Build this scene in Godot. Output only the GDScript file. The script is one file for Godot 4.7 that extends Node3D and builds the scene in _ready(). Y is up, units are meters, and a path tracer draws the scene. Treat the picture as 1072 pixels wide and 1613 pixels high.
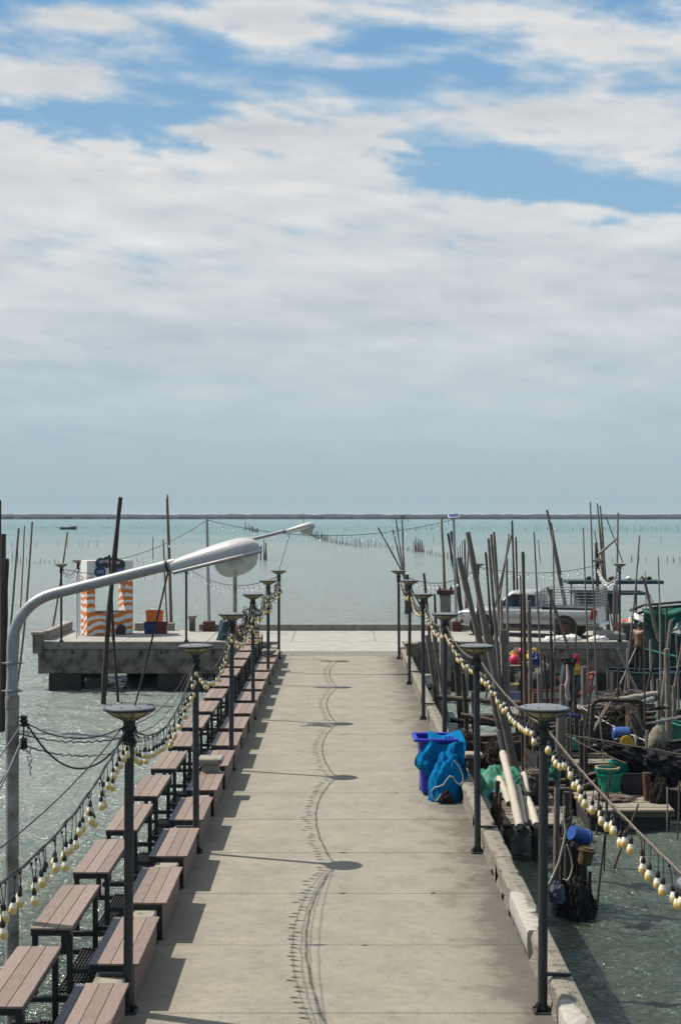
extends Node3D
# A concrete pier with picnic benches running out to a jetty on a green sea.

const F := 2200.0      # focal length in photograph pixels
const EYE := 4.5       # camera height over the pier deck
const WATER := -1.75   # sea level
const SUN_DIR := Vector3(1.95, -2.72, 0.67)

var names := {}
var rng := RandomNumberGenerator.new()
var M := {}
var TEX := {}

# ---------------------------------------------------------------- mesh builder
class MB:
	var v := PackedVector3Array()
	var n := PackedVector3Array()
	var t := PackedVector2Array()
	var i := PackedInt32Array()
	var col := PackedColorArray()

	func tri(a: Vector3, b: Vector3, c: Vector3) -> void:   # counter-clockwise seen from outside
		var m := (b - a).cross(c - a).normalized()
		var k := v.size()
		v.append_array(PackedVector3Array([a, b, c]))
		n.append_array(PackedVector3Array([m, m, m]))
		t.append_array(PackedVector2Array([Vector2.ZERO, Vector2.RIGHT, Vector2.ONE]))
		i.append_array(PackedInt32Array([k, k + 2, k + 1]))

	func poly(p: Array, out: Vector3) -> void:              # convex, flat, turned to face out
		var m: Vector3 = (p[1] - p[0]).cross(p[2] - p[0]).normalized()
		var q: Array = p.duplicate()
		if m.dot(out) < 0.0:
			q.reverse()
			m = -m
		var k := v.size()
		for x in q:
			v.append(x)
			n.append(m)
			t.append(Vector2(x.x, x.z))
		for j in range(1, q.size() - 1):
			i.append_array(PackedInt32Array([k, k + j + 1, k + j]))

	func box(c: Vector3, s: Vector3, b := Basis(), e := 0.0) -> void:
		var h := s * 0.5
		e = minf(e, minf(h.x, minf(h.y, h.z)) * 0.8)
		var T := Transform3D(b, c)
		for a in 3:
			for sg in [-1.0, 1.0]:
				var p := []
				for q in [[-1, -1], [1, -1], [1, 1], [-1, 1]]:
					var x := Vector3.ZERO
					x[a] = sg * h[a]
					x[(a + 1) % 3] = q[0] * (h[(a + 1) % 3] - e)
					x[(a + 2) % 3] = q[1] * (h[(a + 2) % 3] - e)
					p.append(T * x)
				var o := Vector3.ZERO
				o[a] = sg
				poly(p, b * o)
		if e <= 0.0:
			return
		for a in 3:
			var a1 := (a + 1) % 3
			var a2 := (a + 2) % 3
			for s1 in [-1.0, 1.0]:
				for s2 in [-1.0, 1.0]:
					var p := []
					for q in [[0, -1], [0, 1], [1, 1], [1, -1]]:
						var x := Vector3.ZERO
						x[a] = q[1] * (h[a] - e)
						x[a1] = s1 * (h[a1] - (e if q[0] else 0.0))
						x[a2] = s2 * (h[a2] - (0.0 if q[0] else e))
						p.append(T * x)
					var o := Vector3.ZERO
					o[a1] = s1
					o[a2] = s2
					poly(p, b * o)
		for sx in [-1.0, 1.0]:
			for sy in [-1.0, 1.0]:
				for sz in [-1.0, 1.0]:
					var g := Vector3(sx, sy, sz)
					var hh := g * h
					poly([T * (hh - Vector3(0, sy, sz) * e), T * (hh - Vector3(sx, 0, sz) * e), T * (hh - Vector3(sx, sy, 0) * e)], b * g)

	func bar(a: Vector3, b: Vector3, w: float, h: float, e := 0.0) -> void:   # a square bar from a to b
		var d := (b - a).normalized()
		var up := Vector3.UP if absf(d.y) < 0.95 else Vector3.RIGHT
		var x := up.cross(d).normalized()
		box((a + b) * 0.5, Vector3(w, h, a.distance_to(b)), Basis(x, d.cross(x), d), e)

	func grid(rows: Array, wrap := false) -> void:          # smooth sheet; (next in row) x (next row) faces out
		var w: int = rows[0].size()
		var k := v.size()
		var acc := PackedVector3Array()
		acc.resize(rows.size() * w)
		var cols := w if wrap else w - 1
		for r in rows.size() - 1:
			for c in cols:
				var c2 := (c + 1) % w
				var a: Vector3 = rows[r][c]
				var b: Vector3 = rows[r][c2]
				var d: Vector3 = rows[r + 1][c2]
				var g: Vector3 = rows[r + 1][c]
				var m := (d - a).cross(g - b)
				acc[r * w + c] += m
				acc[r * w + c2] += m
				acc[(r + 1) * w + c2] += m
				acc[(r + 1) * w + c] += m
				i.append_array(PackedInt32Array([k + r * w + c, k + (r + 1) * w + c2, k + r * w + c2, k + r * w + c, k + (r + 1) * w + c, k + (r + 1) * w + c2]))
		for r in rows.size():
			for c in w:
				v.append(rows[r][c])
				n.append(acc[r * w + c].normalized())
				t.append(Vector2(float(c) / cols, float(r) / (rows.size() - 1)))

	func tube(p: Array, rad, sides := 8, caps := true) -> void:
		var rows := []
		var u := Vector3.ZERO
		for k in p.size():
			var d: Vector3 = (p[mini(k + 1, p.size() - 1)] - p[maxi(k - 1, 0)]).normalized()
			if u == Vector3.ZERO:
				u = d.cross(Vector3.UP if absf(d.y) < 0.9 else Vector3.RIGHT).normalized()
			u = (u - d * u.dot(d)).normalized()
			var w := d.cross(u)
			var r: float = rad[k] if rad is Array else rad
			var row := PackedVector3Array()
			for s in sides:
				var a := TAU * s / sides
				row.append(p[k] + (u * cos(a) + w * sin(a)) * r)
			rows.append(row)
		grid(rows, true)
		if caps:
			var last := rows.size() - 1
			poly(Array(rows[0]), p[0] - p[1])
			poly(Array(rows[last]), p[last] - p[last - 1])

	func lathe(prof: Array, sides := 16, o := Vector3.ZERO, b := Basis()) -> void:   # profile of (radius, height), bottom to top
		var seg := []
		for k in prof.size():
			var row := PackedVector3Array()
			for s in sides:
				var a := TAU * s / sides
				row.append(o + b * Vector3(prof[k].x * cos(a), prof[k].y, -prof[k].x * sin(a)))
			seg.append(row)
			if k > 0 and k < prof.size() - 1 and absf((prof[k] - prof[k - 1]).angle_to(prof[k + 1] - prof[k])) > 0.6:
				grid(seg, true)
				seg = [row]
		grid(seg, true)

	func ball(c: Vector3, r: Vector3, sides := 12, rows_n := 8, lump := 0.0, seed_ := 0, b := Basis()) -> void:
		var f := FastNoiseLite.new()
		f.seed = seed_
		f.frequency = 0.9
		var rows := []
		for k in rows_n + 1:
			var e := -PI / 2 + PI * k / rows_n
			var row := PackedVector3Array()
			for s in sides:
				var a := TAU * s / sides
				var q := Vector3(cos(e) * cos(a), sin(e), -cos(e) * sin(a))
				var g := 1.0 + lump * f.get_noise_3dv(q * 1.6)
				row.append(c + b * (q * r * g))
			rows.append(row)
		grid(rows, true)

	func mesh(m: Material, into: ArrayMesh = null) -> ArrayMesh:
		var a := []
		a.resize(Mesh.ARRAY_MAX)
		a[Mesh.ARRAY_VERTEX] = v
		a[Mesh.ARRAY_NORMAL] = n
		a[Mesh.ARRAY_TEX_UV] = t
		a[Mesh.ARRAY_INDEX] = i
		if col.size():
			a[Mesh.ARRAY_COLOR] = col
		var r := into if into else ArrayMesh.new()
		r.add_surface_from_arrays(Mesh.PRIMITIVE_TRIANGLES, a)
		r.surface_set_material(r.get_surface_count() - 1, m)
		return r

# ---------------------------------------------------------------- naming
func numbered(called: String) -> String:
	names[called] = names.get(called, -1) + 1
	return called if names[called] == 0 else "%s_%03d" % [called, names[called]]

func tag(o: Node3D, label: String, category: String, group := "", kind := "") -> Node3D:
	if label: o.set_meta("label", label)
	if category: o.set_meta("category", category)
	if group: o.set_meta("group", group)
	if kind: o.set_meta("kind", kind)
	return o

func thing(called: String, label: String, category: String, pos := Vector3.ZERO, turn := 0.0, group := "") -> Node3D:
	var o := Node3D.new()
	o.name = numbered(called)
	add_child(o, true)
	o.position = pos
	o.rotation.y = turn
	return tag(o, label, category, group)

func put(called: String, m: Mesh, parent: Node3D = null, pos := Vector3.ZERO) -> MeshInstance3D:
	var o := MeshInstance3D.new()
	o.name = numbered(called) if parent == null else called
	o.mesh = m
	o.position = pos
	(self if parent == null else parent).add_child(o, true)
	return o

func part(called: String, mb: MB, m: Material, parent: Node3D, pos := Vector3.ZERO) -> MeshInstance3D:
	return put(called, mb.mesh(m), parent, pos)

func copy(o: Node3D, called: String, label: String) -> Node3D:
	var c: Node3D = o.duplicate()
	c.name = numbered(called)
	add_child(c, true)
	c.set_meta("label", label)
	return c

func at(px: float, py: float, d: float) -> Vector3:     # a point d metres out, read off the photograph's perspective
	return Vector3((px - 536.0) * d / F, EYE - (py - 811.0) * d / F, -d)

func afloat(py: float) -> float:                        # distance of a thing whose waterline is at that row
	return (EYE - WATER) * F / (py - 811.0)

func lin(r: float, g: float, b: float) -> Color:
	return Color(r * .84, g * .84, b * .84).linear_to_srgb()

func ordinal(k: int) -> String:
	return ["first", "second", "third", "fourth", "fifth", "sixth", "seventh", "eighth", "ninth", "tenth", "eleventh", "twelfth", "thirteenth", "fourteenth", "fifteenth", "sixteenth", "seventeenth", "eighteenth"][k]

# ---------------------------------------------------------------- materials
func noise_tex(key: String, sd: int, freq: float, oct: int, c0: Color, c1: Color, size := 512, kind := FastNoiseLite.TYPE_SIMPLEX_SMOOTH, mid := 0.5, mid_c = null) -> NoiseTexture2D:
	if TEX.has(key):
		return TEX[key]
	var f := FastNoiseLite.new()
	f.seed = sd
	f.noise_type = kind
	f.frequency = freq
	f.fractal_type = FastNoiseLite.FRACTAL_FBM
	f.fractal_octaves = oct
	f.fractal_gain = 0.55
	var g := Gradient.new()
	g.set_color(0, c0)
	g.set_color(1, c1)
	if mid_c != null:
		g.add_point(mid, mid_c)
	var tx := NoiseTexture2D.new()
	tx.width = size
	tx.height = size
	tx.seamless = true
	tx.seamless_blend_skirt = 0.2
	tx.noise = f
	tx.color_ramp = g
	TEX[key] = tx
	return tx

func flat(key: String, c: Color, rough := 0.7, metal := 0.0) -> StandardMaterial3D:
	if M.has(key):
		return M[key]
	var m := StandardMaterial3D.new()
	m.resource_name = key
	m.albedo_color = c
	m.roughness = rough
	m.metallic = metal
	M[key] = m
	return m

# colours from c0 to c1 in a noise pattern, with finer mottling multiplied over it and a little relief
func worn(key: String, c0: Color, c1: Color, rough: float, scale := Vector3.ONE, relief := 0.0, world := false, sd := 1, mid := 0.5, mid_c = null, fine := 6.0, metal := 0.0) -> StandardMaterial3D:
	if M.has(key):
		return M[key]
	var m := flat(key, Color.WHITE, rough, metal)
	m.albedo_texture = noise_tex("n_" + key, sd, 0.008, 5, c0, c1, 512, FastNoiseLite.TYPE_SIMPLEX_SMOOTH, mid, mid_c)
	m.uv1_triplanar = true
	m.uv1_world_triplanar = world
	m.uv1_scale = scale
	m.detail_enabled = true
	m.detail_blend_mode = BaseMaterial3D.BLEND_MODE_MUL
	m.detail_uv_layer = BaseMaterial3D.DETAIL_UV_2
	m.detail_albedo = noise_tex("speckle", 77, 0.09, 4, Color(0.72, 0.72, 0.72), Color(1, 1, 1), 512)
	m.uv2_triplanar = true
	m.uv2_world_triplanar = world
	m.uv2_scale = scale * fine * 0.4
	if relief > 0.0:
		m.heightmap_enabled = true
		m.heightmap_texture = noise_tex("relief", 5, 0.03, 5, Color.BLACK, Color.WHITE, 512)
		m.heightmap_scale = relief
	return m

func make_materials() -> void:
	worn("concrete", lin(.20, .185, .155), lin(.40, .375, .325), .9, Vector3(.6, .6, .6), .5, true, 11, .42, lin(.33, .305, .26))
	worn("concrete_pale", lin(.09, .082, .066), lin(.40, .365, .30), .9, Vector3(.9, .9, .9), .6, true, 12, .38, lin(.34, .31, .25))
	var kc := worn("kerb_concrete", lin(.12, .11, .09), lin(.52, .49, .42), .95, Vector3(1.7, 1.7, 1.7), 1.4, true, 71, .36, lin(.40, .37, .31), 9.0)
	kc.detail_albedo = noise_tex("grime", 91, .05, 5, Color(.42, .41, .39), Color(1, 1, 1), 512)
	worn("concrete_white", lin(.34, .32, .28), lin(.62, .60, .55), .9, Vector3(2, 2, 2), .5, true, 13)
	worn("concrete_landing", lin(.35, .342, .315), lin(.49, .482, .45), .9, Vector3(.3, .3, .3), .3, true, 14)
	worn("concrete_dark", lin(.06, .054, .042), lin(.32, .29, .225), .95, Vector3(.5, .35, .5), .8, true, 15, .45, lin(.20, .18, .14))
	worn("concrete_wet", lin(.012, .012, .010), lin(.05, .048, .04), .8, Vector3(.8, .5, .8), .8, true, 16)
	worn("gravel", lin(.15, .14, .125), lin(.36, .34, .30), .95, Vector3(2, 2, 2), 1.2, true, 17)
	for k in 3:
		worn("plank_%d" % k, lin(.205 + .030 * k, .148 + .022 * k, .124 + .019 * k), lin(.32 + .030 * k, .238 + .023 * k, .202 + .02 * k), .62, Vector3(14, 14, .9), .06, false, 20 + k)
	worn("panel", lin(.20, .138, .108), lin(.27, .19, .15), .7, Vector3(1.2, 10, 1.2), .06, false, 24)
	flat("steel_black", lin(.014, .014, .016), .5)
	worn("bench_edge", lin(.12, .117, .14), lin(.19, .185, .215), .5, Vector3(3, 3, 3), 0.0, false, 26)
	worn("post_paint", lin(.022, .023, .028), lin(.045, .046, .054), .48, Vector3(3, .8, 3), .05, true, 27)
	worn("rust", lin(.06, .025, .015), lin(.20, .09, .05), .9, Vector3(2, 2, 2), .4, true, 28)
	worn("galvanised", lin(.36, .38, .40), lin(.52, .54, .55), .42, Vector3(2, 1, 2), 0.0, true, 29, .5, null, 6.0, .35)
	worn("old_pipe", lin(.13, .10, .075), lin(.46, .46, .45), .7, Vector3(1.5, .9, 1.5), .2, true, 30, .5, lin(.30, .28, .25))
	worn("lamp_shell", lin(.55, .55, .54), lin(.70, .70, .69), .38, Vector3(2.5, 2.5, 2.5), 0.0, true, 31)
	var ll := flat("lamp_lens", Color(.72, .73, .69, .58), .12)
	ll.transparency = BaseMaterial3D.TRANSPARENCY_ALPHA
	flat("lamp_seal", lin(.16, .16, .16), .6)
	var sp := worn("solar", lin(.15, .155, .17), lin(.21, .215, .23), .34, Vector3(4, 4, 4), 0.0, true, 32)
	sp.metallic_specular = .6
	flat("rim", lin(.02, .02, .022), .45)
	worn("cream", lin(.40, .36, .19), lin(.55, .50, .28), .5, Vector3(5, 5, 5), 0.0, true, 33)
	flat("bulb_white", lin(.78, .74, .60), .28)
	flat("bulb_yellow", lin(.70, .50, .14), .28)
	for q in ["bulb_white", "bulb_yellow"]:
		M[q].backlight_enabled = true
		M[q].backlight = Color(.5, .5, .5)
	flat("bulb_clear", lin(1.05, 1.06, 1.05), .2)
	M.bulb_clear.backlight_enabled = true
	M.bulb_clear.backlight = Color(.6, .6, .6)
	flat("cable", lin(.012, .012, .013), .6)
	worn("rope", lin(.10, .078, .062), lin(.28, .225, .18), .95, Vector3(8, 8, 8), 0.0, true, 34)
	worn("rope_white", lin(.42, .40, .36), lin(.62, .60, .55), .95, Vector3(8, 8, 8), 0.0, true, 35)
	# wood of the stakes: grain along the pole's own y
	worn("pole_grey", lin(.10, .082, .07), lin(.34, .30, .265), .9, Vector3(5, .7, 5), .3, false, 40, .5, lin(.21, .18, .155))
	worn("pole_dark", lin(.025, .02, .017), lin(.11, .09, .078), .9, Vector3(5, .7, 5), .3, false, 41)
	worn("pole_brown", lin(.07, .042, .026), lin(.20, .13, .09), .9, Vector3(5, .7, 5), .3, false, 42)
	worn("pole_yellow", lin(.17, .115, .05), lin(.36, .27, .13), .7, Vector3(4, .6, 4), .1, false, 43)
	worn("pole_pale", lin(.26, .23, .20), lin(.44, .40, .35), .8, Vector3(4, .6, 4), .2, false, 44)
	worn("pole_bleached", lin(.50, .45, .37), lin(.68, .62, .52), .8, Vector3(4, .6, 4), .1, false, 45)
	worn("timber", lin(.07, .052, .04), lin(.22, .17, .13), .95, Vector3(4, 4, .8), .4, false, 46)
	worn("timber_pale", lin(.22, .19, .15), lin(.42, .38, .31), .95, Vector3(4, 4, .8), .4, false, 47)
	worn("hull_dark", lin(.012, .012, .014), lin(.05, .048, .05), .7, Vector3(1, 1, 1), .2, true, 48)
	worn("hull_teal", lin(.005, .035, .05), lin(.02, .085, .10), .6, Vector3(1, 1, 1), .1, true, 49)
	worn("hull_red", lin(.25, .02, .015), lin(.42, .045, .03), .6, Vector3(1, 1, 1), .1, true, 50)
	worn("hull_white", lin(.50, .49, .46), lin(.70, .69, .66), .6, Vector3(1, 1, 1), .1, true, 51)
	worn("net_black", lin(.006, .006, .008), lin(.045, .045, .05), .95, Vector3(3, 3, 3), 2.5, true, 52)
	worn("net_brown", lin(.018, .013, .009), lin(.10, .078, .058), .95, Vector3(3, 3, 3), 2.5, true, 53)
	worn("net_blue", lin(.002, .13, .36), lin(.010, .27, .58), .9, Vector3(7, 1.5, 7), .5, true, 54)
	M.net_blue.metallic_specular = .12
	worn("tarp_green", lin(.015, .17, .11), lin(.06, .34, .23), .7, Vector3(2, 2, 2), .5, true, 55)
	worn("net_green", lin(.0, .07, .05), lin(.02, .22, .15), .9, Vector3(3, 3, 3), 1.5, true, 56)
	worn("seaweed", lin(.012, .010, .006), lin(.07, .055, .032), .95, Vector3(3, 3, 3), 3.0, true, 57)
	worn("mangrove", lin(.010, .022, .040), lin(.026, .042, .062), 1.0, Vector3(.01, .05, .01), 0.0, true, 58)
	flat("bin_blue", lin(.008, .018, .36), .42)
	flat("plastic_blue", lin(.004, .055, .24), .5)
	flat("plastic_navy", lin(.012, .022, .12), .5)
	flat("plastic_green", lin(.0, .20, .135), .45)
	flat("plastic_orange", lin(.62, .14, .012), .5)
	flat("plastic_maroon", lin(.12, .014, .022), .5)
	flat("plastic_lavender", lin(.16, .17, .34), .5)
	flat("plastic_yellow", lin(.50, .30, .02), .5)
	flat("plastic_brown", lin(.085, .055, .02), .6)
	flat("plastic_red", lin(.50, .02, .02), .5)
	flat("plastic_pink", lin(.65, .02, .09), .5)
	flat("white_paint", lin(.72, .72, .71), .5)
	flat("sack_white", lin(.62, .62, .60), .85)
	var car := flat("car_silver", lin(.37, .37, .36), .28, .3)
	car.clearcoat_enabled = true
	car.clearcoat = .8
	car.clearcoat_roughness = .08
	flat("car_glass", lin(.012, .014, .016), .08)
	flat("tyre", lin(.012, .012, .012), .85)
	flat("chrome", lin(.62, .62, .63), .2, .9)
	flat("tail_red", lin(.22, .008, .012), .25)
	flat("tarp_slate", lin(.05, .065, .095), .8)
	flat("skin", lin(.20, .11, .07), .6)
	flat("hair", lin(.01, .009, .008), .6)
	flat("denim", lin(.035, .06, .12), .9)
	flat("shirt", lin(.36, .42, .48), .9)
	flat("dark_cloth", lin(.03, .025, .03), .9)

# ---------------------------------------------------------------- sky
func sky_image() -> Image:
	var n1 := FastNoiseLite.new()
	n1.seed = 3
	n1.frequency = 1.0
	n1.fractal_octaves = 6
	n1.fractal_gain = 0.52
	n1.domain_warp_enabled = true
	n1.domain_warp_amplitude = 0.25
	n1.domain_warp_frequency = 1.3
	var n2 := FastNoiseLite.new()
	n2.seed = 9
	n2.frequency = 1.0
	n2.fractal_octaves = 4
	# where the clouds hang: column, row (in the photograph's pixels), half widths, amount
	var blobs := [
		[105, 32, 125, 27, .85], [110, 120, 165, 33, 1.0], [360, 14, 110, 22, .7], [450, 48, 110, 24, .75], [570, 97, 75, 13, .6],
		[700, 8, 200, 22, .55], [880, 40, 190, 40, .6], [1020, 80, 170, 40, .6], [480, 158, 120, 13, .32], [400, 170, 70, 12, .35],
		[850, 168, 190, 30, .7], [980, 210, 150, 45, .75], [1030, 262, 90, 22, .6], [690, 186, 140, 14, .6], [540, 206, 220, 16, .5],
		[870, 284, 120, 24, -.7], [700, 245, 110, 12, -.55], [330, 110, 130, 28, -.3], [150, 176, 120, 8, -.55], [1010, 312, 90, 10, -.55], [640, 60, 60, 25, -.3],
	]
	var paint := func(im: Image, w: int, h: int, x0: int, x1: int, y0: int, y1: int) -> void:
		var data := PackedByteArray()
		data.resize((x1 - x0) * (y1 - y0) * 3)
		var k := 0
		for y in range(y0, y1):
			var el := PI / 2 - PI * (y + 0.5) / h
			for x in range(x0, x1):
				var az := TAU * (x + 0.5) / w
				if az > PI:
					az -= TAU
				var dir := Vector3(cos(el) * sin(az), sin(el), -cos(el) * cos(az))
				var px := 536.0 + F * tan(clampf(az, -1.2, 1.2))
				var py := 811.0 - F * tan(minf(el, 1.3)) / cos(clampf(az, -1.2, 1.2))
				var A := n1.get_noise_3d(dir.x * 7.0, dir.y * 22.0 + dir.x * 1.2, dir.z * 7.0)
				var A2 := n1.get_noise_3d(dir.x * 16.0 + 7.0, dir.y * 70.0 + dir.x * 7.0, dir.z * 16.0)
				var B := n2.get_noise_3d(dir.x * 3.0, dir.y * 17.0, dir.z * 3.0)
				var B2 := n2.get_noise_3d(dir.x * 8.0 + 5.0, dir.y * 44.0, dir.z * 8.0)
				var edge := 198.0 + 135.0 * smoothstep(380.0, 1000.0, px) - 12.0 * smoothstep(180.0, 60.0, px)
				var D := lerpf(.14, 1.15, smoothstep(edge - 22.0, edge + 40.0, py + A * 55.0 + A2 * 22.0))
				if absf(az) < 0.7 and el > 0.0 and el < 0.6:
					for b in blobs:
						var dx: float = (px - b[0]) / b[2]
						var dy: float = (py - b[1]) / b[3]
						D += b[4] * exp(-0.7 * (dx * dx + dy * dy))
				D += smoothstep(.36, .6, el) * .8
				D += .3 * smoothstep(380.0, 520.0, py)
				var dens := D + A * .60 + A2 * .62
				var alpha := smoothstep(.08, 1.10, dens)
				var low := clampf(py, -1200.0, 811.0)
				var blue := Color8(116, 162, 206).lerp(Color8(143, 182, 213), smoothstep(-100.0, 340.0, low))
				var cloud := Color8(217, 219, 221)
				cloud = cloud.lerp(Color8(207, 214, 218), smoothstep(240.0, 420.0, low))
				cloud = cloud.lerp(Color8(184, 199, 207), smoothstep(420.0, 640.0, low))
				cloud = cloud.lerp(Color8(167, 186, 195), smoothstep(620.0, 800.0, low))
				var shade := (B * .055 + B2 * .05 + A2 * .045) * smoothstep(800.0, 480.0, low) - .045 * smoothstep(.9, 1.5, dens) * smoothstep(330.0, 120.0, low)
				cloud = Color(cloud.r + shade * 1.12, cloud.g + shade * .92, cloud.b + shade * .72)
				var c := blue.lerp(cloud, alpha)
				if el < 0.0:
					c = Color8(150, 168, 172)
				data[k] = clampi(int(c.r * 255.0 + rng.randf()), 0, 255)
				data[k + 1] = clampi(int(c.g * 255.0 + rng.randf()), 0, 255)
				data[k + 2] = clampi(int(c.b * 255.0 + rng.randf()), 0, 255)
				k += 3
		var piece := Image.create_from_data(x1 - x0, y1 - y0, false, Image.FORMAT_RGB8, data)
		im.blit_rect(piece, Rect2i(0, 0, x1 - x0, y1 - y0), Vector2i(x0, y0))
	var im := Image.create(720, 360, false, Image.FORMAT_RGB8)
	paint.call(im, 720, 360, 0, 720, 0, 360)
	im.resize(4096, 2048, Image.INTERPOLATE_CUBIC)
	paint.call(im, 4096, 2048, 0, 200, 740, 1026)
	paint.call(im, 4096, 2048, 3896, 4096, 740, 1026)
	return im

# ---------------------------------------------------------------- camera, sky, sun
func make_view() -> void:
	var cam := Camera3D.new()
	cam.name = "camera"
	add_child(cam)
	cam.position = Vector3(0, EYE, 0)
	cam.rotation.x = 4.5 / F
	cam.fov = rad_to_deg(2.0 * atan(806.5 / F))
	cam.near = 0.1
	cam.far = 9000.0
	cam.current = true
	var e := Environment.new()
	e.background_mode = Environment.BG_SKY
	var pan := PanoramaSkyMaterial.new()
	pan.panorama = ImageTexture.create_from_image(sky_image())
	e.sky = Sky.new()
	e.sky.sky_material = pan
	e.tonemap_mode = Environment.TONE_MAPPER_LINEAR
	e.tonemap_exposure = 1.45
	e.background_energy_multiplier = .69
	e.sdfgi_enabled = true
	e.ssao_enabled = true
	e.ssil_enabled = true
	if FOG > 0.0:
		e.fog_enabled = true
		e.fog_density = FOG
		e.fog_light_color = Color8(196, 208, 218)
	var w := WorldEnvironment.new()
	w.name = "world_environment"
	w.environment = e
	add_child(w)
	var sun := DirectionalLight3D.new()
	sun.name = "sun"
	add_child(sun)
	sun.look_at_from_position(Vector3.ZERO, SUN_DIR, Vector3.UP)
	sun.light_energy = 1.6
	sun.light_color = Color(1.0, .965, .91)
	sun.light_angular_distance = .5
	sun.shadow_enabled = true

const FOG := 0.00007

# ---------------------------------------------------------------- sea and far shore
func make_sea() -> void:
	var xs := []
	var zs := []
	var x := 0.0
	var dx := .13
	while x < 5000.0:
		xs.append(x)
		if x > 15.0: dx *= 1.075
		x += dx
	var full := []
	for k in range(xs.size() - 1, 0, -1): full.append(-xs[k])
	full.append_array(xs)
	var z := -60.0
	while z < 6000.0:
		zs.append(z)
		z += 8.0 if z < 4.0 else (.12 if z < 62.0 else clampf((z - 62.0) * .013 + maxf(0.0, z - 320.0) * .05, .12, 500.0))
	var f1 := FastNoiseLite.new()
	f1.seed = 21
	f1.frequency = 1.0
	f1.fractal_octaves = 3
	f1.fractal_gain = .55
	var rows := []
	for zz in zs:
		var row := PackedVector3Array()
		row.resize(full.size())
		for k in full.size():
			var xx: float = full[k]
			var a := clampf(1.0 - (absf(xx) - 15.0) / 60.0, 0.0, 1.0) * clampf(1.0 - (zz - 60.0) / 120.0, 0.0, 1.0)
			var y := 0.0
			if a > 0.0:
				y = a * (f1.get_noise_2d(xx * .42 + zz * .12, zz * .95) * .07 + f1.get_noise_2d(xx * 1.3 + 40.0, zz * 2.9) * .050)
			var b := clampf((zz - 40.0) / 50.0, 0.0, 1.0) * clampf(1.0 - (zz - 180.0) / 260.0, 0.0, 1.0) * clampf(1.0 - (absf(xx) - 60.0) / 120.0, 0.0, 1.0)
			if b > 0.0:
				y += b * f1.get_noise_2d(xx * .10 + zz * .05 + 9.0, zz * .42) * .075
			row[k] = Vector3(xx, WATER + y, -zz)
		rows.append(row)
	var mb := MB.new()
	mb.grid(rows)
	var m := flat("sea_water", Color.WHITE, .16)
	m.vertex_color_use_as_albedo = true
	m.metallic_specular = .5
	m.heightmap_enabled = true
	var f := noise_tex("ripples", 61, .014, 5, Color.BLACK, Color.WHITE, 1024)
	m.heightmap_texture = f
	m.heightmap_scale = 4.5
	var nt: NoiseTexture2D = f.duplicate()
	nt.color_ramp = null
	nt.as_normal_map = true
	nt.bump_strength = 6.5
	m.normal_enabled = true
	m.normal_texture = nt
	m.normal_scale = 1.0
	m.uv1_triplanar = true
	m.uv1_world_triplanar = true
	m.uv1_scale = Vector3(.24, .24, .66)
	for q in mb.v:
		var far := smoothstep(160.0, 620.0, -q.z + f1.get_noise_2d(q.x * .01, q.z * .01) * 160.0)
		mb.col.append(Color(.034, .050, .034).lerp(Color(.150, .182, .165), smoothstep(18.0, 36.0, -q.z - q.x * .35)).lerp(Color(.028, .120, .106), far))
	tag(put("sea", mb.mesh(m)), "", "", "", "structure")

	# the low mangrove coast on the other side of the bay
	var hn := FastNoiseLite.new()
	hn.seed = 8
	hn.frequency = .02
	hn.fractal_octaves = 4
	var cr := []
	var prof := [Vector2(0, -.3), Vector2(-1, .45), Vector2(-6, .8), Vector2(-25, 1.0), Vector2(-80, 1.0), Vector2(-140, .5), Vector2(-160, -.3)]
	for p in prof:
		var row := PackedVector3Array()
		for k in 900:
			var xx := -2700.0 + 6.0 * k
			var hh := 6.7 + hn.get_noise_2d(xx, p.x * 4.0) * 1.3 + hn.get_noise_2d(xx * 6.0, p.x * 9.0) * 1.1
			row.append(Vector3(xx, WATER + hh * p.y, -1985.0 + p.x + hn.get_noise_2d(xx * 3.0, 77.0) * 10.0))
		cr.append(row)
	var cb := MB.new()
	cb.grid(cr)
	tag(put("far_shore_terrain", cb.mesh(M.mangrove)), "", "", "", "structure")

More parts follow.
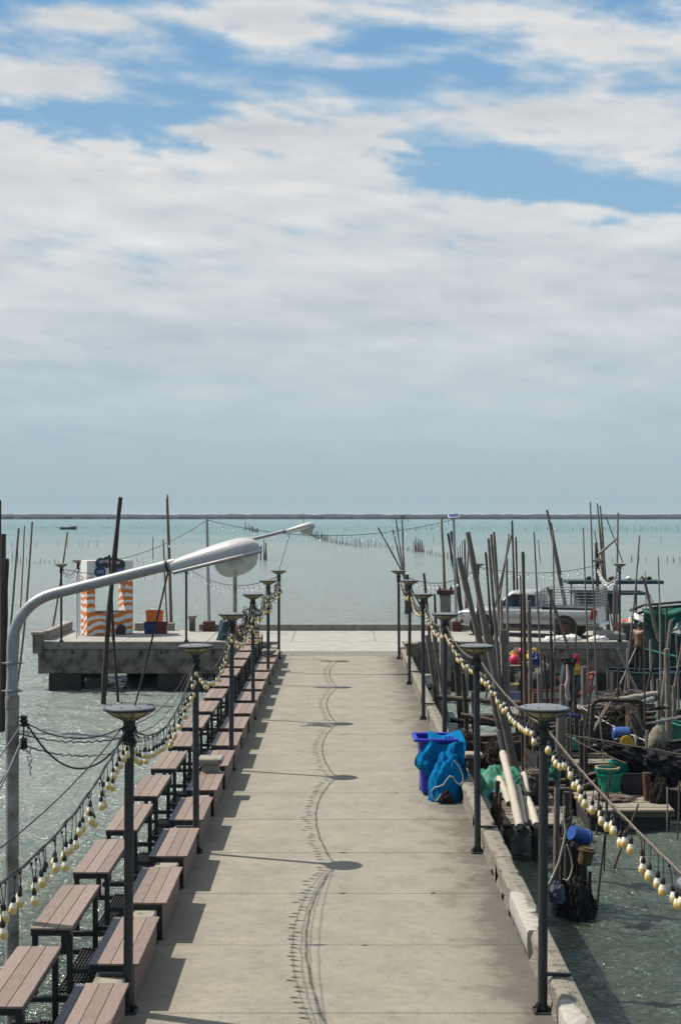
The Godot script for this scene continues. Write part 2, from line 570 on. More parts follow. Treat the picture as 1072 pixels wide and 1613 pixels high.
# ---------------------------------------------------------------- pier
func deck_texture() -> ImageTexture:
	var w := 768
	var h := 1536
	var mk := func(sd: int, fr: float, oc: int) -> PackedByteArray:
		var f := FastNoiseLite.new()
		f.seed = sd
		f.frequency = fr
		f.fractal_octaves = oc
		f.fractal_gain = .6
		return f.get_seamless_image(w, h, false, false, .15).get_data()
	var big: PackedByteArray = mk.call(1, .006, 4)
	var mid: PackedByteArray = mk.call(2, .03, 4)
	var fine: PackedByteArray = mk.call(3, .22, 3)
	var sf := FastNoiseLite.new()
	sf.seed = 4
	sf.frequency = 1.0
	sf.fractal_octaves = 3
	var data := PackedByteArray()
	data.resize(w * h * 3)
	var k := 0
	for y in h:
		var broom := PackedFloat32Array()
		for x in w:
			var q := y * w + x
			var u := float(x) / w
			var s := .90 + (big[q] - 128) / 128.0 * .13 + (mid[q] - 128) / 128.0 * .10 + (fine[q] - 128) / 128.0 * .34
			# broom streaks across, a dirty margin by the right kerb, a lighter worn track
			if x % 4 == 0:
				broom.append(sf.get_noise_2d(x * .004, y * .22))
			s += broom[x / 4] * .085
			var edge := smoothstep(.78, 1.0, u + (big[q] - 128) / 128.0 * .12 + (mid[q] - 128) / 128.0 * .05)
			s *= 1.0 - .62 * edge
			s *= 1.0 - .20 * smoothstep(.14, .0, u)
			if absi(big[(q + 700 * w) % (w * h)] - 131) < 1 and mid[(q + 90 * w) % (w * h)] > 128:
				s *= .66
			if mid[q] < 58:
				s *= .88
			if fine[q] > 214:
				s *= .72
			var tint := clampf((big[(q + 200 * w) % (w * h)] - 110) / 120.0, 0.0, 1.0)
			var c := Color(.212 * s, .195 * s, .158 * s).lerp(Color(.208 * s, .196 * s, .166 * s), tint).linear_to_srgb()
			data[k] = clampi(int(c.r * 255.0), 0, 255)
			data[k + 1] = clampi(int(c.g * 255.0), 0, 255)
			data[k + 2] = clampi(int(c.b * 255.0), 0, 255)
			k += 3
	return ImageTexture.create_from_image(Image.create_from_data(w, h, false, Image.FORMAT_RGB8, data))

const DECK_L := -1.93
const DECK_R := 1.90
const KERB_IN := 1.875
const KERB_OUT := 2.11
const KERB_TOP := .32

func make_pier() -> void:
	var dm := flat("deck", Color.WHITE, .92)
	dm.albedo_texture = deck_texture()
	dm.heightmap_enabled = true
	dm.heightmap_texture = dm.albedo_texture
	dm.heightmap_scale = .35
	var pier := thing("pier_deck", "", "")
	tag(pier, "", "", "", "structure")
	var w := DECK_R - DECK_L
	var kinds := []
	for q in 7:
		var mb := MB.new()
		mb.box(Vector3(0, -.11, 0), Vector3(w, .22, 1.986), Basis(), .007)
		for j in mb.v.size():
			mb.t[j] = Vector2(mb.v[j].x / w + .5, (mb.v[j].z + q * 2.37) / 7.6)
		kinds.append(mb.mesh(dm))
	for k in 21:
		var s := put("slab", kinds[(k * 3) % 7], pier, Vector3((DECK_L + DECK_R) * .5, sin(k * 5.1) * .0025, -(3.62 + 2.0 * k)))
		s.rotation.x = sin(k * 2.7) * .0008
	for q in [[.03, 18.62, .10], [.02, 16.62, .09], [-.25, 14.62, .22], [.25, 14.61, .06], [-.2, 12.62, .08], [1.3, 20.62, .05], [.9, 22.62, .07], [-.9, 24.62, .09], [.05, 28.62, .12], [1.1, 16.63, .05]]:
		var ch := MB.new()
		var pts := []
		for k in 9:
			var a := TAU * k / 9.0
			pts.append(Vector3(q[0] + cos(a) * q[2] * (.6 + .4 * sin(k * 2.3)), .0035, -q[1] + sin(a) * .016 * (1.0 + .6 * sin(k * 4.1))))
		ch.poly(pts, Vector3.UP)
		part("joint_chip", ch, M.rim, pier)
	var under := MB.new()
	for sx in [-1.55, 0.0, 1.55]:
		under.box(Vector3(sx, -.52, -24.0), Vector3(.35, .55, 43.5))
	under.box(Vector3(0, -.235, -24.0), Vector3(w - .1, .02, 43.0))
	part("girder", under, M.concrete_dark, pier)
	for k in 9:
		var cap := MB.new()
		cap.box(Vector3(0, -.98, -(5.0 + 4.8 * k)), Vector3(3.9, .38, .45), Basis(), .01)
		part("crossbeam", cap, M.concrete_dark, pier)
		for sx in [-1.55, 1.55]:
			var pl := MB.new()
			pl.lathe([Vector2(.17, -5.0), Vector2(.17, -1.165)], 10, Vector3(sx, 0, -(5.0 + 4.8 * k)))
			part("pile", pl, M.concrete_wet, pier)
	var gs := MB.new()
	gs.box(Vector3(-.015, -.108, -45.38), Vector3(w - .02, .22, 1.49), Basis(), .01)
	part("gravel_strip", gs, M.gravel, pier)

	# right-hand kerb: cast lengths, chipped along the inner edge
	var kn := FastNoiseLite.new()
	kn.seed = 31
	kn.frequency = 1.0
	kn.fractal_octaves = 4
	var kerb := thing("concrete_kerb", "long chipped concrete kerb along the right edge of the pier", "kerb")
	var d := 3.0
	var num := 0
	while d < 44.2:
		var L := 2.94 if num % 3 else 4.1
		var d1 := minf(d + L, 44.4)
		var rows := []
		var steps := int((d1 - d) / .055)
		for k in steps + 1:
			var zz := lerpf(d, d1 - .012, float(k) / steps)
			var chip := maxf(0.0, kn.get_noise_2d(zz * 1.7, 3.0) - .12) * .16 + maxf(0.0, kn.get_noise_2d(zz * 7.0, 9.0)) * .07 + absf(kn.get_noise_2d(zz * 21.0, 19.0)) * .02
			var oc := maxf(0.0, kn.get_noise_2d(zz * 1.1, 33.0) - .1) * .14
			var j := kn.get_noise_2d(zz * 3.0, 55.0) * .008
			rows.append(PackedVector3Array([
				Vector3(KERB_IN + .015, .0, -zz), Vector3(KERB_IN + .02 + chip * .7 + absf(kn.get_noise_2d(zz * 9.0, 81.0)) * .06, .10 + j, -zz), Vector3(KERB_IN + chip * .8, KERB_TOP - .03 - chip * .9, -zz),
				Vector3(KERB_IN + .02 + chip * 1.3, KERB_TOP - chip * .12 + j, -zz), Vector3((KERB_IN + KERB_OUT) * .5 + j, KERB_TOP + .004 + j, -zz), Vector3(KERB_OUT - .02 - oc, KERB_TOP - .004 + j, -zz),
				Vector3(KERB_OUT - oc * .6, KERB_TOP - .03, -zz), Vector3(KERB_OUT, -.4, -zz), Vector3(KERB_IN + .015, -.4, -zz)]))
		var mb := MB.new()
		mb.grid(rows, true)
		mb.poly(Array(rows[0]), Vector3.BACK)
		mb.poly(Array(rows[steps]), Vector3.FORWARD)
		part("kerb_length", mb, M.kerb_concrete, kerb)
		d = d1 + .004
		num += 1
	for q in [[11.35, 12.05, .03], [14.05, 15.5, .006]]:
		var rows := []
		for k in 33:
			var zz := lerpf(q[0], q[1], k / 32.0)
			var e := sin(PI * clampf(k / 32.0, .02, .98)) ** .3
			var b: float = q[2] * e + kn.get_noise_2d(zz * 5.0, 71.0) * .012 + .003
			var wd := (.13 + kn.get_noise_2d(zz * 4.0, 171.0) * .09) * e + .04
			rows.append(PackedVector3Array([
				Vector3(KERB_IN + .02 - b * .8, .03, -zz), Vector3(KERB_IN - b, .17, -zz), Vector3(KERB_IN - b + .004, KERB_TOP - .02, -zz),
				Vector3(KERB_IN + .02 - b * .5, KERB_TOP + .008 * e, -zz), Vector3(KERB_IN + wd * .9, KERB_TOP + .010 * e, -zz), Vector3(KERB_IN + wd, KERB_TOP - .012, -zz), Vector3(KERB_IN + .1, .05, -zz)]))
		var mb := MB.new()
		mb.grid(rows, true)
		mb.poly(Array(rows[0]), Vector3.BACK)
		mb.poly(Array(rows[32]), Vector3.FORWARD)
		part("mortar_patch", mb, M.concrete_white, kerb).set_meta("label", "white mortar repair on the kerb")
	for zz in [16.3, 17.4, 15.6, 22.3, 25.9, 27.3]:
		var mb := MB.new()
		mb.lathe([Vector2(.034, 0), Vector2(.036, .02), Vector2(.026, .021), Vector2(.024, .006), Vector2(0, .005)], 12, Vector3(KERB_IN + .02, .055, -zz), Basis(Vector3(0, 0, 1), PI / 2))
		part("drain_pipe", mb, M.rim, kerb)

	# left-hand low wall under the benches
	var lw := thing("concrete_wall", "low whitish concrete wall under the benches along the left edge of the pier", "wall")
	for k in 14:
		var mb := MB.new()
		mb.box(Vector3(-2.08, -.03, -(4.5 + 3.0 * k)), Vector3(.28, .70, 2.985), Basis(), .015)
		part("wall_length", mb, M.concrete_pale, lw)

	for q in [[-2.07, 22.35, .33, "squat concrete pillar with a flat cap behind the third left lamp post", .62], [-2.07, 40.4, .33, "squat brownish concrete pillar among the far benches on the left", .60],
			[2.10, 41.6, .36, "brownish concrete block standing on the far end of the right kerb", .70], [2.30, 24.3, .27, "grey concrete block beside the kerb behind the blue bin", .36]]:
		var t := thing("concrete_pillar", q[3], "pillar", Vector3(q[0], 0, -q[1]))
		var b := MB.new()
		b.box(Vector3(0, q[4] * .5 - .5, 0), Vector3(q[2] - .07, q[4] + .86, q[2] - .07), Basis(), .012)
		part("shaft", b, M.concrete_dark if q[0] > 0 else M.concrete, t)
		b = MB.new()
		b.box(Vector3(0, q[4] - .035, 0), Vector3(q[2] + .06, .09, q[2] + .06), Basis(), .02)
		part("cap", b, M.concrete_pale, t)

# ---------------------------------------------------------------- benches and tables
func make_seats() -> void:
	var planks := []
	for k in 9:
		var mb := MB.new()
		mb.box(Vector3.ZERO, Vector3(.125, .024, 1.50), Basis(), .004)
		planks.append(mb.mesh(M["plank_%d" % (k % 3)]))
	var bench: Node3D
	var table: Node3D
	for k in 18:
		var far := 10.23 + 2.018 * k
		var zc := -(far - .75)
		var where := "nearest" if k == 0 else ordinal(k) + " from the near end"
		var bl := "brown plank bench along the pier's left edge, " + where
		var tl := "narrow plank table on black legs over water, " + where
		if bench == null:
			bench = thing("bench", bl, "bench", Vector3(0, 0, zc), 0.0, "benches along the left side of the pier")
			for j in 3:
				put("plank", planks[j * 4 % 9], bench, Vector3(-2.163 + .1285 * j, .388, 0)).rotation.y = 0.0
			var mb := MB.new()
			mb.box(Vector3(-2.268, .388, 0), Vector3(.075, .012, 1.49), Basis(Vector3(0, 0, 1), -.06), .002)
			part("edge_strip", mb, M.bench_edge, bench)
			for s in [-1.0, 1.0]:
				mb = MB.new()
				mb.box(Vector3(-2.10, .343, s * .715), Vector3(.40, .062, .05), Basis(), .004)
				mb.box(Vector3(-1.925, .16, s * .715), Vector3(.05, .304, .05), Basis(), .004)
				mb.box(Vector3(-2.275, .16, s * .715), Vector3(.05, .304, .05), Basis(), .004)
				part("end_frame", mb, M.steel_black, bench)
			mb = MB.new()
			mb.box(Vector3(-1.888, .19, 0), Vector3(.014, .37, 1.49), Basis(), .003)
			part("front_panel", mb, M.panel, bench)
			table = thing("table", tl, "table", Vector3(0, 0, zc), 0.0, "tables along the left side of the pier")
			for j in 3:
				put("plank", planks[(j * 4 + 2) % 9], table, Vector3(-2.770 + .1285 * j, .708, 0))
			mb = MB.new()
			for s in [-1.0, 1.0]:
				mb.box(Vector3(-2.641, .668, s * .715), Vector3(.37, .05, .05), Basis(), .004)
				mb.box(Vector3(-2.641 + s * .16, .668, 0), Vector3(.045, .05, 1.37), Basis(), .004)
			part("apron", mb, M.steel_black, table)
			for sx in [-.16, .16]:
				for s in [-1.0, 1.0]:
					mb = MB.new()
					mb.box(Vector3(-2.641 + sx, .36, s * .66), Vector3(.05, .565, .05), Basis(), .004)
					part("leg", mb, M.steel_black, table)
			for s in [-1.0, 1.0]:
				mb = MB.new()
				mb.box(Vector3(-2.50, .055, s * .70), Vector3(.74, .055, .05), Basis(), .004)
				mb.box(Vector3(-2.35, -.16, s * .70), Vector3(.05, .38, .05), Basis(Vector3(0, 0, 1), -.5), .004)
				part("floor_beam", mb, M.steel_black, table)
				mb = MB.new()
				mb.box(Vector3(-2.37, .30, s * .66), Vector3(.17, .045, .045), Basis(), .004)
				part("link_bar", mb, M.steel_black, table)
			mb = MB.new()
			for j in 9:
				mb.box(Vector3(-2.60 + .032 * j, .10, 0), Vector3(.010, .025, 1.34))
			for j in 15:
				mb.box(Vector3(-2.47, .098, -.63 + .09 * j), Vector3(.27, .022, .008))
			var gr := part("foot_grating", mb, M.steel_black, table)
			gr.set_meta("kind", "stuff")
		else:
			if far < 43.5:
				var b := copy(bench, "bench", bl)
				b.position = Vector3(sin(k * 4.7) * .006, 0, zc + sin(k * 2.9) * .012)
				b.rotation.y = sin(k * 3.3) * .0035
				var pl := 0
				for ch in b.get_children():
					if ch.name.begins_with("plank"):
						ch.mesh = planks[(k * 5 + pl * 4) % 9]
						pl += 1
			var t := copy(table, "table", tl)
			t.position = Vector3(sin(k * 2.1) * .008, 0, zc + sin(k * 5.3) * .015)
			t.rotation.y = sin(k * 1.9) * .004
			var pl := 0
			for ch in t.get_children():
				if ch.name.begins_with("plank"):
					ch.mesh = planks[(k * 7 + pl * 4 + 1) % 9]
					pl += 1

# ---------------------------------------------------------------- lamp posts with solar dishes
const POSTS := [6.6, 12.65, 18.62, 24.6, 30.75, 37.1, 43.6]

func make_posts() -> void:
	var proto := thing("lamp_post", "", "lamp post", Vector3.ZERO, 0.0, "dark lamp posts with round solar lamps")
	var mb := MB.new()
	mb.tube([Vector3(0, .012, 0), Vector3(0, .1, 0), Vector3(0, 2.63, 0)], .043, 14)
	part("pole", mb, M.post_paint, proto)
	mb = MB.new()
	mb.box(Vector3(0, .008, 0), Vector3(.17, .016, .17), Basis(), .003)
	for a in 4:
		var dv := Vector3(cos(a * PI / 2 + PI / 4), 0, sin(a * PI / 2 + PI / 4))
		mb.tri(dv * .04 + Vector3(0, .11, 0), dv * .10 + Vector3(0, .016, 0), dv * .04 + Vector3(0, .016, 0))
	for a in 4:
		mb.lathe([Vector2(.011, .016), Vector2(.011, .03), Vector2(.0, .032)], 6, Vector3(.068 * (1 if a % 2 else -1), 0, .068 * (1 if a / 2 else -1)))
	part("base_plate", mb, M.post_paint, proto)
	mb = MB.new()
	mb.box(Vector3(.14, .338, 0), Vector3(.24, .028, .04), Basis(), .004)
	var br := part("bracket", mb, M.post_paint, proto)
	br.position.y = .006
	mb = MB.new()
	mb.lathe([Vector2(.05, 2.55), Vector2(.055, 2.56), Vector2(.055, 2.64), Vector2(.06, 2.648)], 16)
	part("collar", mb, M.rim, proto)
	mb = MB.new()
	mb.lathe([Vector2(.058, 2.645), Vector2(.10, 2.665), Vector2(.17, 2.700), Vector2(.222, 2.733)], 28)
	part("lamp_shade", mb, M.cream, proto)
	mb = MB.new()
	for k in 10:
		var a := TAU * k / 10.0
		var dv := Vector3(cos(a), 0, sin(a))
		mb.tube([dv * .058 + Vector3(0, 2.641, 0), dv * .17 + Vector3(0, 2.697, 0), dv * .222 + Vector3(0, 2.730, 0)], .0045, 5)
	var ring := []
	for k in 25:
		ring.append(Vector3(cos(TAU * k / 24.0) * .125, 2.674, sin(TAU * k / 24.0) * .125))
	mb.tube(ring, .0035, 5, false)
	part("ribs", mb, M.rim, proto)
	mb = MB.new()
	mb.lathe([Vector2(.220, 2.731), Vector2(.235, 2.735), Vector2(.238, 2.745), Vector2(.236, 2.755), Vector2(.222, 2.762)], 28)
	part("rim", mb, M.rim, proto)
	mb = MB.new()
	mb.lathe([Vector2(.224, 2.758), Vector2(.19, 2.769), Vector2(.1, 2.774), Vector2(.0, 2.776)], 28)
	part("solar_panel", mb, M.solar, proto)
	mb = MB.new()
	for a in 6:
		mb.lathe([Vector2(.007, 2.768), Vector2(.006, 2.778), Vector2(0, 2.779)], 6, Vector3(cos(a) * .17, 0, sin(a) * .17))
	part("screws", mb, M.rim, proto)
	mb = MB.new()
	var coil := []
	for k in 90:
		var a := k * .71
		coil.append(Vector3(cos(a) * (.058 + .012 * sin(k * 1.7)), 2.50 + .075 * sin(k * .37) + .02 * sin(k * 2.3), sin(a) * (.058 + .014 * sin(k * 2.9))))
	mb.tube(coil, .006, 5)
	part("cable_coil", mb, M.cable, proto)
	var first := true
	for side in [-1, 1]:
		for k in POSTS.size():
			if side < 0 and k == 0:
				continue
			var lb: String = "dark lamp post with solar lamp, %s on the pier's %s edge" % [["only its lamp in view", "nearest", "second nearest", "third nearest", "fourth nearest", "second from far end", "farthest"][k], "left" if side < 0 else "right"]
			var o := proto
			if first:
				o.set_meta("label", lb)
				first = false
			else:
				o = copy(proto, "lamp_post", lb)
			o.position = Vector3(-1.92 if side < 0 else 1.825, 0, -POSTS[k])
			o.rotation.y = PI if side < 0 else 0.0
			o.rotation.z = sin(k * 3.3 + side) * .006
	for q in [[97, 49.4, "on the front left of the jetty beyond the pier"], [123.5, 53.6, "at the jetty's back left beside the striped frame"], [293.5, 49.6, "on the left jetty right of the orange crate"],
			[752, 49.7, "on the right jetty before the pickup's bonnet"], [975, 49.7, "on the right jetty behind the white pickup's tail"], [941, 53.8, "at the right jetty's back against the bamboo bundle"]]:
		var o := copy(proto, "lamp_post", "lamp post with solar lamp " + q[2])
		o.position = Vector3((q[0] - 536.0) * q[1] / F, 0, -q[1])
		o.rotation.y = PI / 2
		o.scale = Vector3(.95, 1.0, .95)

# ---------------------------------------------------------------- street lamps
func make_street_lamps() -> void:
	var proto := thing("street_lamp", "near galvanised street lamp with a curved arm rising from the water on the left", "street lamp", Vector3(-3.05, 0, -13.0))
	var mb := MB.new()
	mb.tube([Vector3(0, -3.2, 0), Vector3(0, 0, 0), Vector3(0, 2.74, 0)], .061, 14)
	part("lower_pole", mb, M.old_pipe, proto)
	mb = MB.new()
	mb.lathe([Vector2(.062, 2.70), Vector2(.067, 2.71), Vector2(.067, 2.80), Vector2(.060, 2.82)], 14)
	part("sleeve", mb, M.old_pipe, proto)
	for yy in [2.86, 3.12]:
		mb = MB.new()
		mb.tube([Vector3(-.10, yy, 0), Vector3(.10, yy, 0)], .008, 6)
		mb.lathe([Vector2(.058, yy - .01), Vector2(.066, yy - .008), Vector2(.066, yy + .012), Vector2(.058, yy + .014)], 12)
		part("clamp", mb, M.old_pipe, proto)
	var p := [Vector3(0, 2.78, 0), Vector3(0, 3.05, 0), Vector3(0, 3.28, 0)]
	for k in 9:
		var a := PI - (PI / 2 - .245) * (k + 1) / 9.0
		p.append(Vector3(.50 + .50 * cos(a), 3.28 + .50 * sin(a), 0))
	var e: Vector3 = p[-1]
	var dirv := Vector3(cos(.245), sin(.245), 0)
	p.append(e + dirv * .5)
	p.append(Vector3(1.52, e.y + (1.52 - e.x) * tan(.245), 0))
	mb = MB.new()
	mb.tube(p, .052, 14)
	part("arm", mb, M.galvanised, proto)
	# the lamp head: a long shell that widens, with a glass bowl under its front half
	var o: Vector3 = p[-1] - dirv * .06
	var B := Basis(dirv, Vector3(-dirv.y, dirv.x, 0), Vector3(0, 0, 1))
	var rows := []
	for q in [[0.0, .050, .055], [.015, .062, .066], [.10, .070, .074], [.25, .088, .090], [.42, .122, .108], [.56, .148, .118], [.68, .152, .116], [.77, .132, .098], [.825, .092, .062], [.85, .04, .015]]:
		var row := PackedVector3Array()
		for s in 24:
			var a := TAU * s / 24.0
			var yy := sin(a)
			var zz := cos(a)
			row.append(o + B * Vector3(q[0], yy ** .85 * q[2] - .03 if yy >= 0.0 else -.03 - minf(-yy * 2.2, 1.0) * .052, -zz * q[1] if yy >= 0.0 else -signf(zz) * absf(zz) ** .5 * q[1]))
		rows.append(row)
	mb = MB.new()
	mb.grid(rows, true)
	mb.poly(Array(rows[0]), -dirv)
	mb.poly(Array(rows[9]), dirv)
	var shell := part("lamp_shell", mb, M.lamp_shell, proto)
	mb = MB.new()
	for q in [.05, .10, .36]:
		mb.tube([o + B * Vector3(q, -.085, -.055), o + B * Vector3(q, -.085, .055)], .011, 6)
	part("latch", mb, M.lamp_seal, shell)
	mb = MB.new()
	var lip := []
	for q in [[.02, .066], [.25, .092], [.42, .126], [.56, .152], [.68, .156], [.77, .136], [.825, .096], [.855, .04], [.858, 0.0]]:
		lip.append(o + B * Vector3(q[0], -.078, q[1]))
	for k in range(lip.size() - 2, -1, -1):
		var m: Vector3 = B.inverse() * (lip[k] - o)
		lip.append(o + B * Vector3(m.x, m.y, -m.z))
	mb.tube(lip, .015, 7)
	part("rim_band", mb, M.lamp_shell, shell)
	mb = MB.new()
	var low := []
	for q in lip:
		low.append(q + B * Vector3(0, -.014, 0))
	mb.tube(low, .0065, 5)
	part("rim_seam", mb, M.lamp_seal, shell)
	# the glass bowl under the front half, open at the top, with a lit reflector and bulb inside
	var bowl := []
	for k in 12:
		var ph := PI / 2 * k / 11.0
		var ring := PackedVector3Array()
		for s in 26:
			var a := TAU * s / 26.0
			ring.append(o + B * Vector3(.615 + cos(a) * .212 * cos(ph) ** .8 - .02 * sin(ph), -.092 - .165 * sin(ph), -sin(a) * .138 * cos(ph) ** .8))
		bowl.push_front(ring)
	mb = MB.new()
	mb.grid(bowl, true)
	part("glass_bowl", mb, M.lamp_lens, proto)
	rows = []
	for q in [[-.100, .214, .140], [-.098, .222, .147], [-.084, .222, .147], [-.082, .20, .13]]:
		var ring := PackedVector3Array()
		for s in 26:
			var a := TAU * s / 26.0
			ring.append(o + B * Vector3(.615 + cos(a) * q[1], q[0], -sin(a) * q[2]))
		rows.append(ring)
	mb = MB.new()
	mb.grid(rows, true)
	part("bowl_rim", mb, M.lamp_shell, proto)
	mb = MB.new()
	mb.ball(o + B * Vector3(.60, -.14, 0), Vector3(.085, .036, .036), 10, 8, 0.0, 0, B)
	part("lamp_bulb", mb, M.bulb_clear, proto)
	mb = MB.new()
	mb.lathe([Vector2(.054, -.01), Vector2(.062, -.008), Vector2(.062, .012), Vector2(.054, .014)], 12, o + dirv * -.03, Basis(Vector3(0, 0, 1), .245 - PI / 2))
	part("hose_clamp", mb, M.rim, proto)
	var f := copy(proto, "street_lamp", "far galvanised street lamp whose pole rises behind the left tables")
	f.position = Vector3(-3.05, 0.0, -40.4)

# ---------------------------------------------------------------- the jetty across the end of the pier
func make_jetty() -> void:
	var j := thing("jetty_pavement", "", "")
	tag(j, "", "", "", "structure")
	var x0 := -10.72
	var x1 := 10.25
	var n := 7
	for k in n:
		var a := lerpf(x0, x1, float(k) / n)
		var b := lerpf(x0, x1, float(k + 1) / n)
		var mb := MB.new()
		mb.box(Vector3((a + b) * .5, -.14, -52.15), Vector3(b - a - .012, .28, 4.9), Basis(), .012)
		part("slab", mb, M.concrete_landing, j)
	var mb := MB.new()
	mb.box(Vector3(-.01, -.141, -47.9), Vector3(4.4, .28, 3.52), Basis(), .01)
	part("slab", mb, M.concrete_landing, j)
	mb = MB.new()
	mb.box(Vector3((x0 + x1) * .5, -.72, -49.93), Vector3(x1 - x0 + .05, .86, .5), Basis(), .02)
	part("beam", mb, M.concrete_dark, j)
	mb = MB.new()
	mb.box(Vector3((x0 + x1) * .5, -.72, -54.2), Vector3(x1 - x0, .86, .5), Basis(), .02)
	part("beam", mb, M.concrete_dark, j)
	# the dirty upper band of the slab's face, a thin cast lip that stands proud
	var en := FastNoiseLite.new()
	en.frequency = .9
	for sd in [[x0, -2.25], [2.25, x1]]:
		var rows := []
		for k in 121:
			var xx: float = lerpf(sd[0], sd[1], k / 120.0)
			var lowy := -.275 + en.get_noise_2d(xx * 2.0, 3.0) * .03
			rows.append(PackedVector3Array([Vector3(xx, lowy, -49.70), Vector3(xx, lowy + .01, -49.665 + en.get_noise_2d(xx, 9.0) * .01), Vector3(xx, -.03, -49.66), Vector3(xx, -.006, -49.675), Vector3(xx, -.003, -49.70)]))
		mb = MB.new()
		mb.grid(rows)
		part("slab_edge", mb, M.concrete, j)
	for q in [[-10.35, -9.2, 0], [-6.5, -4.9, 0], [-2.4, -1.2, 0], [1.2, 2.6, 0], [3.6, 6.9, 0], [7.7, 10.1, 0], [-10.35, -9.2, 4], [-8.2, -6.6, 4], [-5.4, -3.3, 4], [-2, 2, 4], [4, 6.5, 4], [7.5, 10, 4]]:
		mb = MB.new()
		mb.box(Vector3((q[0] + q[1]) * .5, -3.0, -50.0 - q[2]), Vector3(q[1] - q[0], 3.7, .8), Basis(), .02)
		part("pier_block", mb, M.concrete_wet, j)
	# drain spouts in the face
	for px in [115, 222, 254, 336]:
		mb = MB.new()
		mb.lathe([Vector2(.03, 0), Vector2(.05, .08), Vector2(.034, .09)], 10, Vector3((px - 536) * 49.6 / F, -.38, -49.68), Basis(Vector3.RIGHT, PI / 2))
		part("drain_spout", mb, M.concrete_wet, j)

	var wall := thing("concrete_parapet", "low concrete kerb wall along the back of the jetty", "parapet")
	for q in [[-9.4, -8.1, .26], [-8.0, -6.45, .30], [-5.5, 3.75, .25], [3.78, 10.2, .25]]:
		var steps := maxi(1, int((q[1] - q[0]) / 2.4))
		for k in steps:
			var a := lerpf(q[0], q[1], float(k) / steps)
			var b := lerpf(q[0], q[1], float(k + 1) / steps)
			mb = MB.new()
			mb.box(Vector3((a + b) * .5, q[2] * .5, -54.42), Vector3(b - a - .01, q[2], .28), Basis(), .02)
			part("wall_length", mb, M.concrete, wall)
	var side := thing("concrete_parapet", "low concrete wall along the left end of the jetty", "parapet")
	for k in 2:
		mb = MB.new()
		mb.box(Vector3(-10.56, .17, -(51.2 + 2.2 * k)), Vector3(.26, .36, 2.18), Basis(), .02)
		part("wall_length", mb, M.concrete, side)
	for q in [[-10.72, 49.62, .42, .36, -.42, "dark concrete corner post with a cap at the left front corner of the jetty"], [-5.72, 54.0, .30, .62, 0, "grey concrete bollard with a cap at the jetty's back beside the bare pole"],
			[10.42, 50.6, .62, .62, -.9, "thick concrete corner post with a cap at the right end of the jetty"]]:
		var t := thing("concrete_post", q[5], "post", Vector3(q[0], 0, -q[1]))
		mb = MB.new()
		mb.box(Vector3(0, (q[3] + q[4]) * .5 - .05, 0), Vector3(q[2] - .08, q[3] - q[4] - .1, q[2] - .08), Basis(), .015)
		part("shaft", mb, M.concrete_dark, t)
		mb = MB.new()
		mb.box(Vector3(0, q[3] - .06, 0), Vector3(q[2] + .02, .12, q[2] + .02), Basis(), .02)
		part("cap", mb, M.concrete, t)
	# bare metal poles that carry the jetty's string lights
	for q in [[326, 817, 329.5, 990, 54.0, "tall bare galvanised pole on a rusty block at the left jetty's back"], [714, 816, 718, 990, 54.0, "tall galvanised pole with a small tilted solar panel at the back of the jetty"]]:
		var top := at(q[0], q[1], q[4])
		var bot := at(q[2], q[3], q[4])
		bot.y = .0
		var t := thing("light_pole", q[5], "pole", bot)
		mb = MB.new()
		mb.tube([Vector3(0, .3, 0), (top - bot) * .5, top - bot], [.07, .062, .05], 10)
		part("shaft", mb, M.galvanised, t)
		mb = MB.new()
		mb.box(Vector3(0, .19, 0), Vector3(.46 if q[0] < 500 else .36, .42, .4), Basis(), .03)
		part("block", mb, M.rust, t)
		if q[0] > 500:
			mb = MB.new()
			mb.box(top - bot + Vector3(0, .08, 0), Vector3(.42, .03, .34), Basis(Vector3(1, 0, .3).normalized(), .35), .004)
			part("panel_frame", mb, M.white_paint, t)
			mb = MB.new()
			mb.box(top - bot + Vector3(0, .10, 0), Vector3(.38, .02, .30), Basis(Vector3(1, 0, .3).normalized(), .35))
			part("solar_panel", mb, M.plastic_navy, t)
	var rows := [["bait_crate", 257, 998, 958, 230, 976, 52.2, "plastic_orange", "bright orange plastic crate stacked on the blue and maroon crates", .48, .40]]
	for q in [[244.0, 53.0, .46, .62, .52, .42, "plastic_orange", "bright orange crate on top of the blue and maroon crates"], [236.5, 52.9, .0, .40, .44, .44, "plastic_navy", "navy blue crate on the jetty under the orange crate, left one"], [254.5, 52.95, .0, .44, .44, .44, "plastic_maroon", "dark maroon crate on the jetty under the orange crate, right one"]]:
		crate("plastic_crate", q[7], Vector3((q[0] - 536) * q[1] / F, q[2], -q[1]), Vector3(q[3], q[5], q[4]), M[q[6]])
	# white poles beside the frame
	for q in [[121.0, 905, 51.0], [124.6, 902, 51.8]]:
		var b := at(q[0], 1005, q[2])
		b.y = 0
		mb = MB.new()
		var hgt: float = EYE - (q[1] - 811) * q[2] / F
		mb.tube([Vector3.ZERO, Vector3(0, hgt * .5, 0), Vector3(0, hgt, 0)], .035, 8)
		tag(put("white_pole", mb.mesh(M.white_paint), null, b), "thin white pole beside the orange striped frame, " + ("left one" if q[0] < 122 else "right one"), "pole")

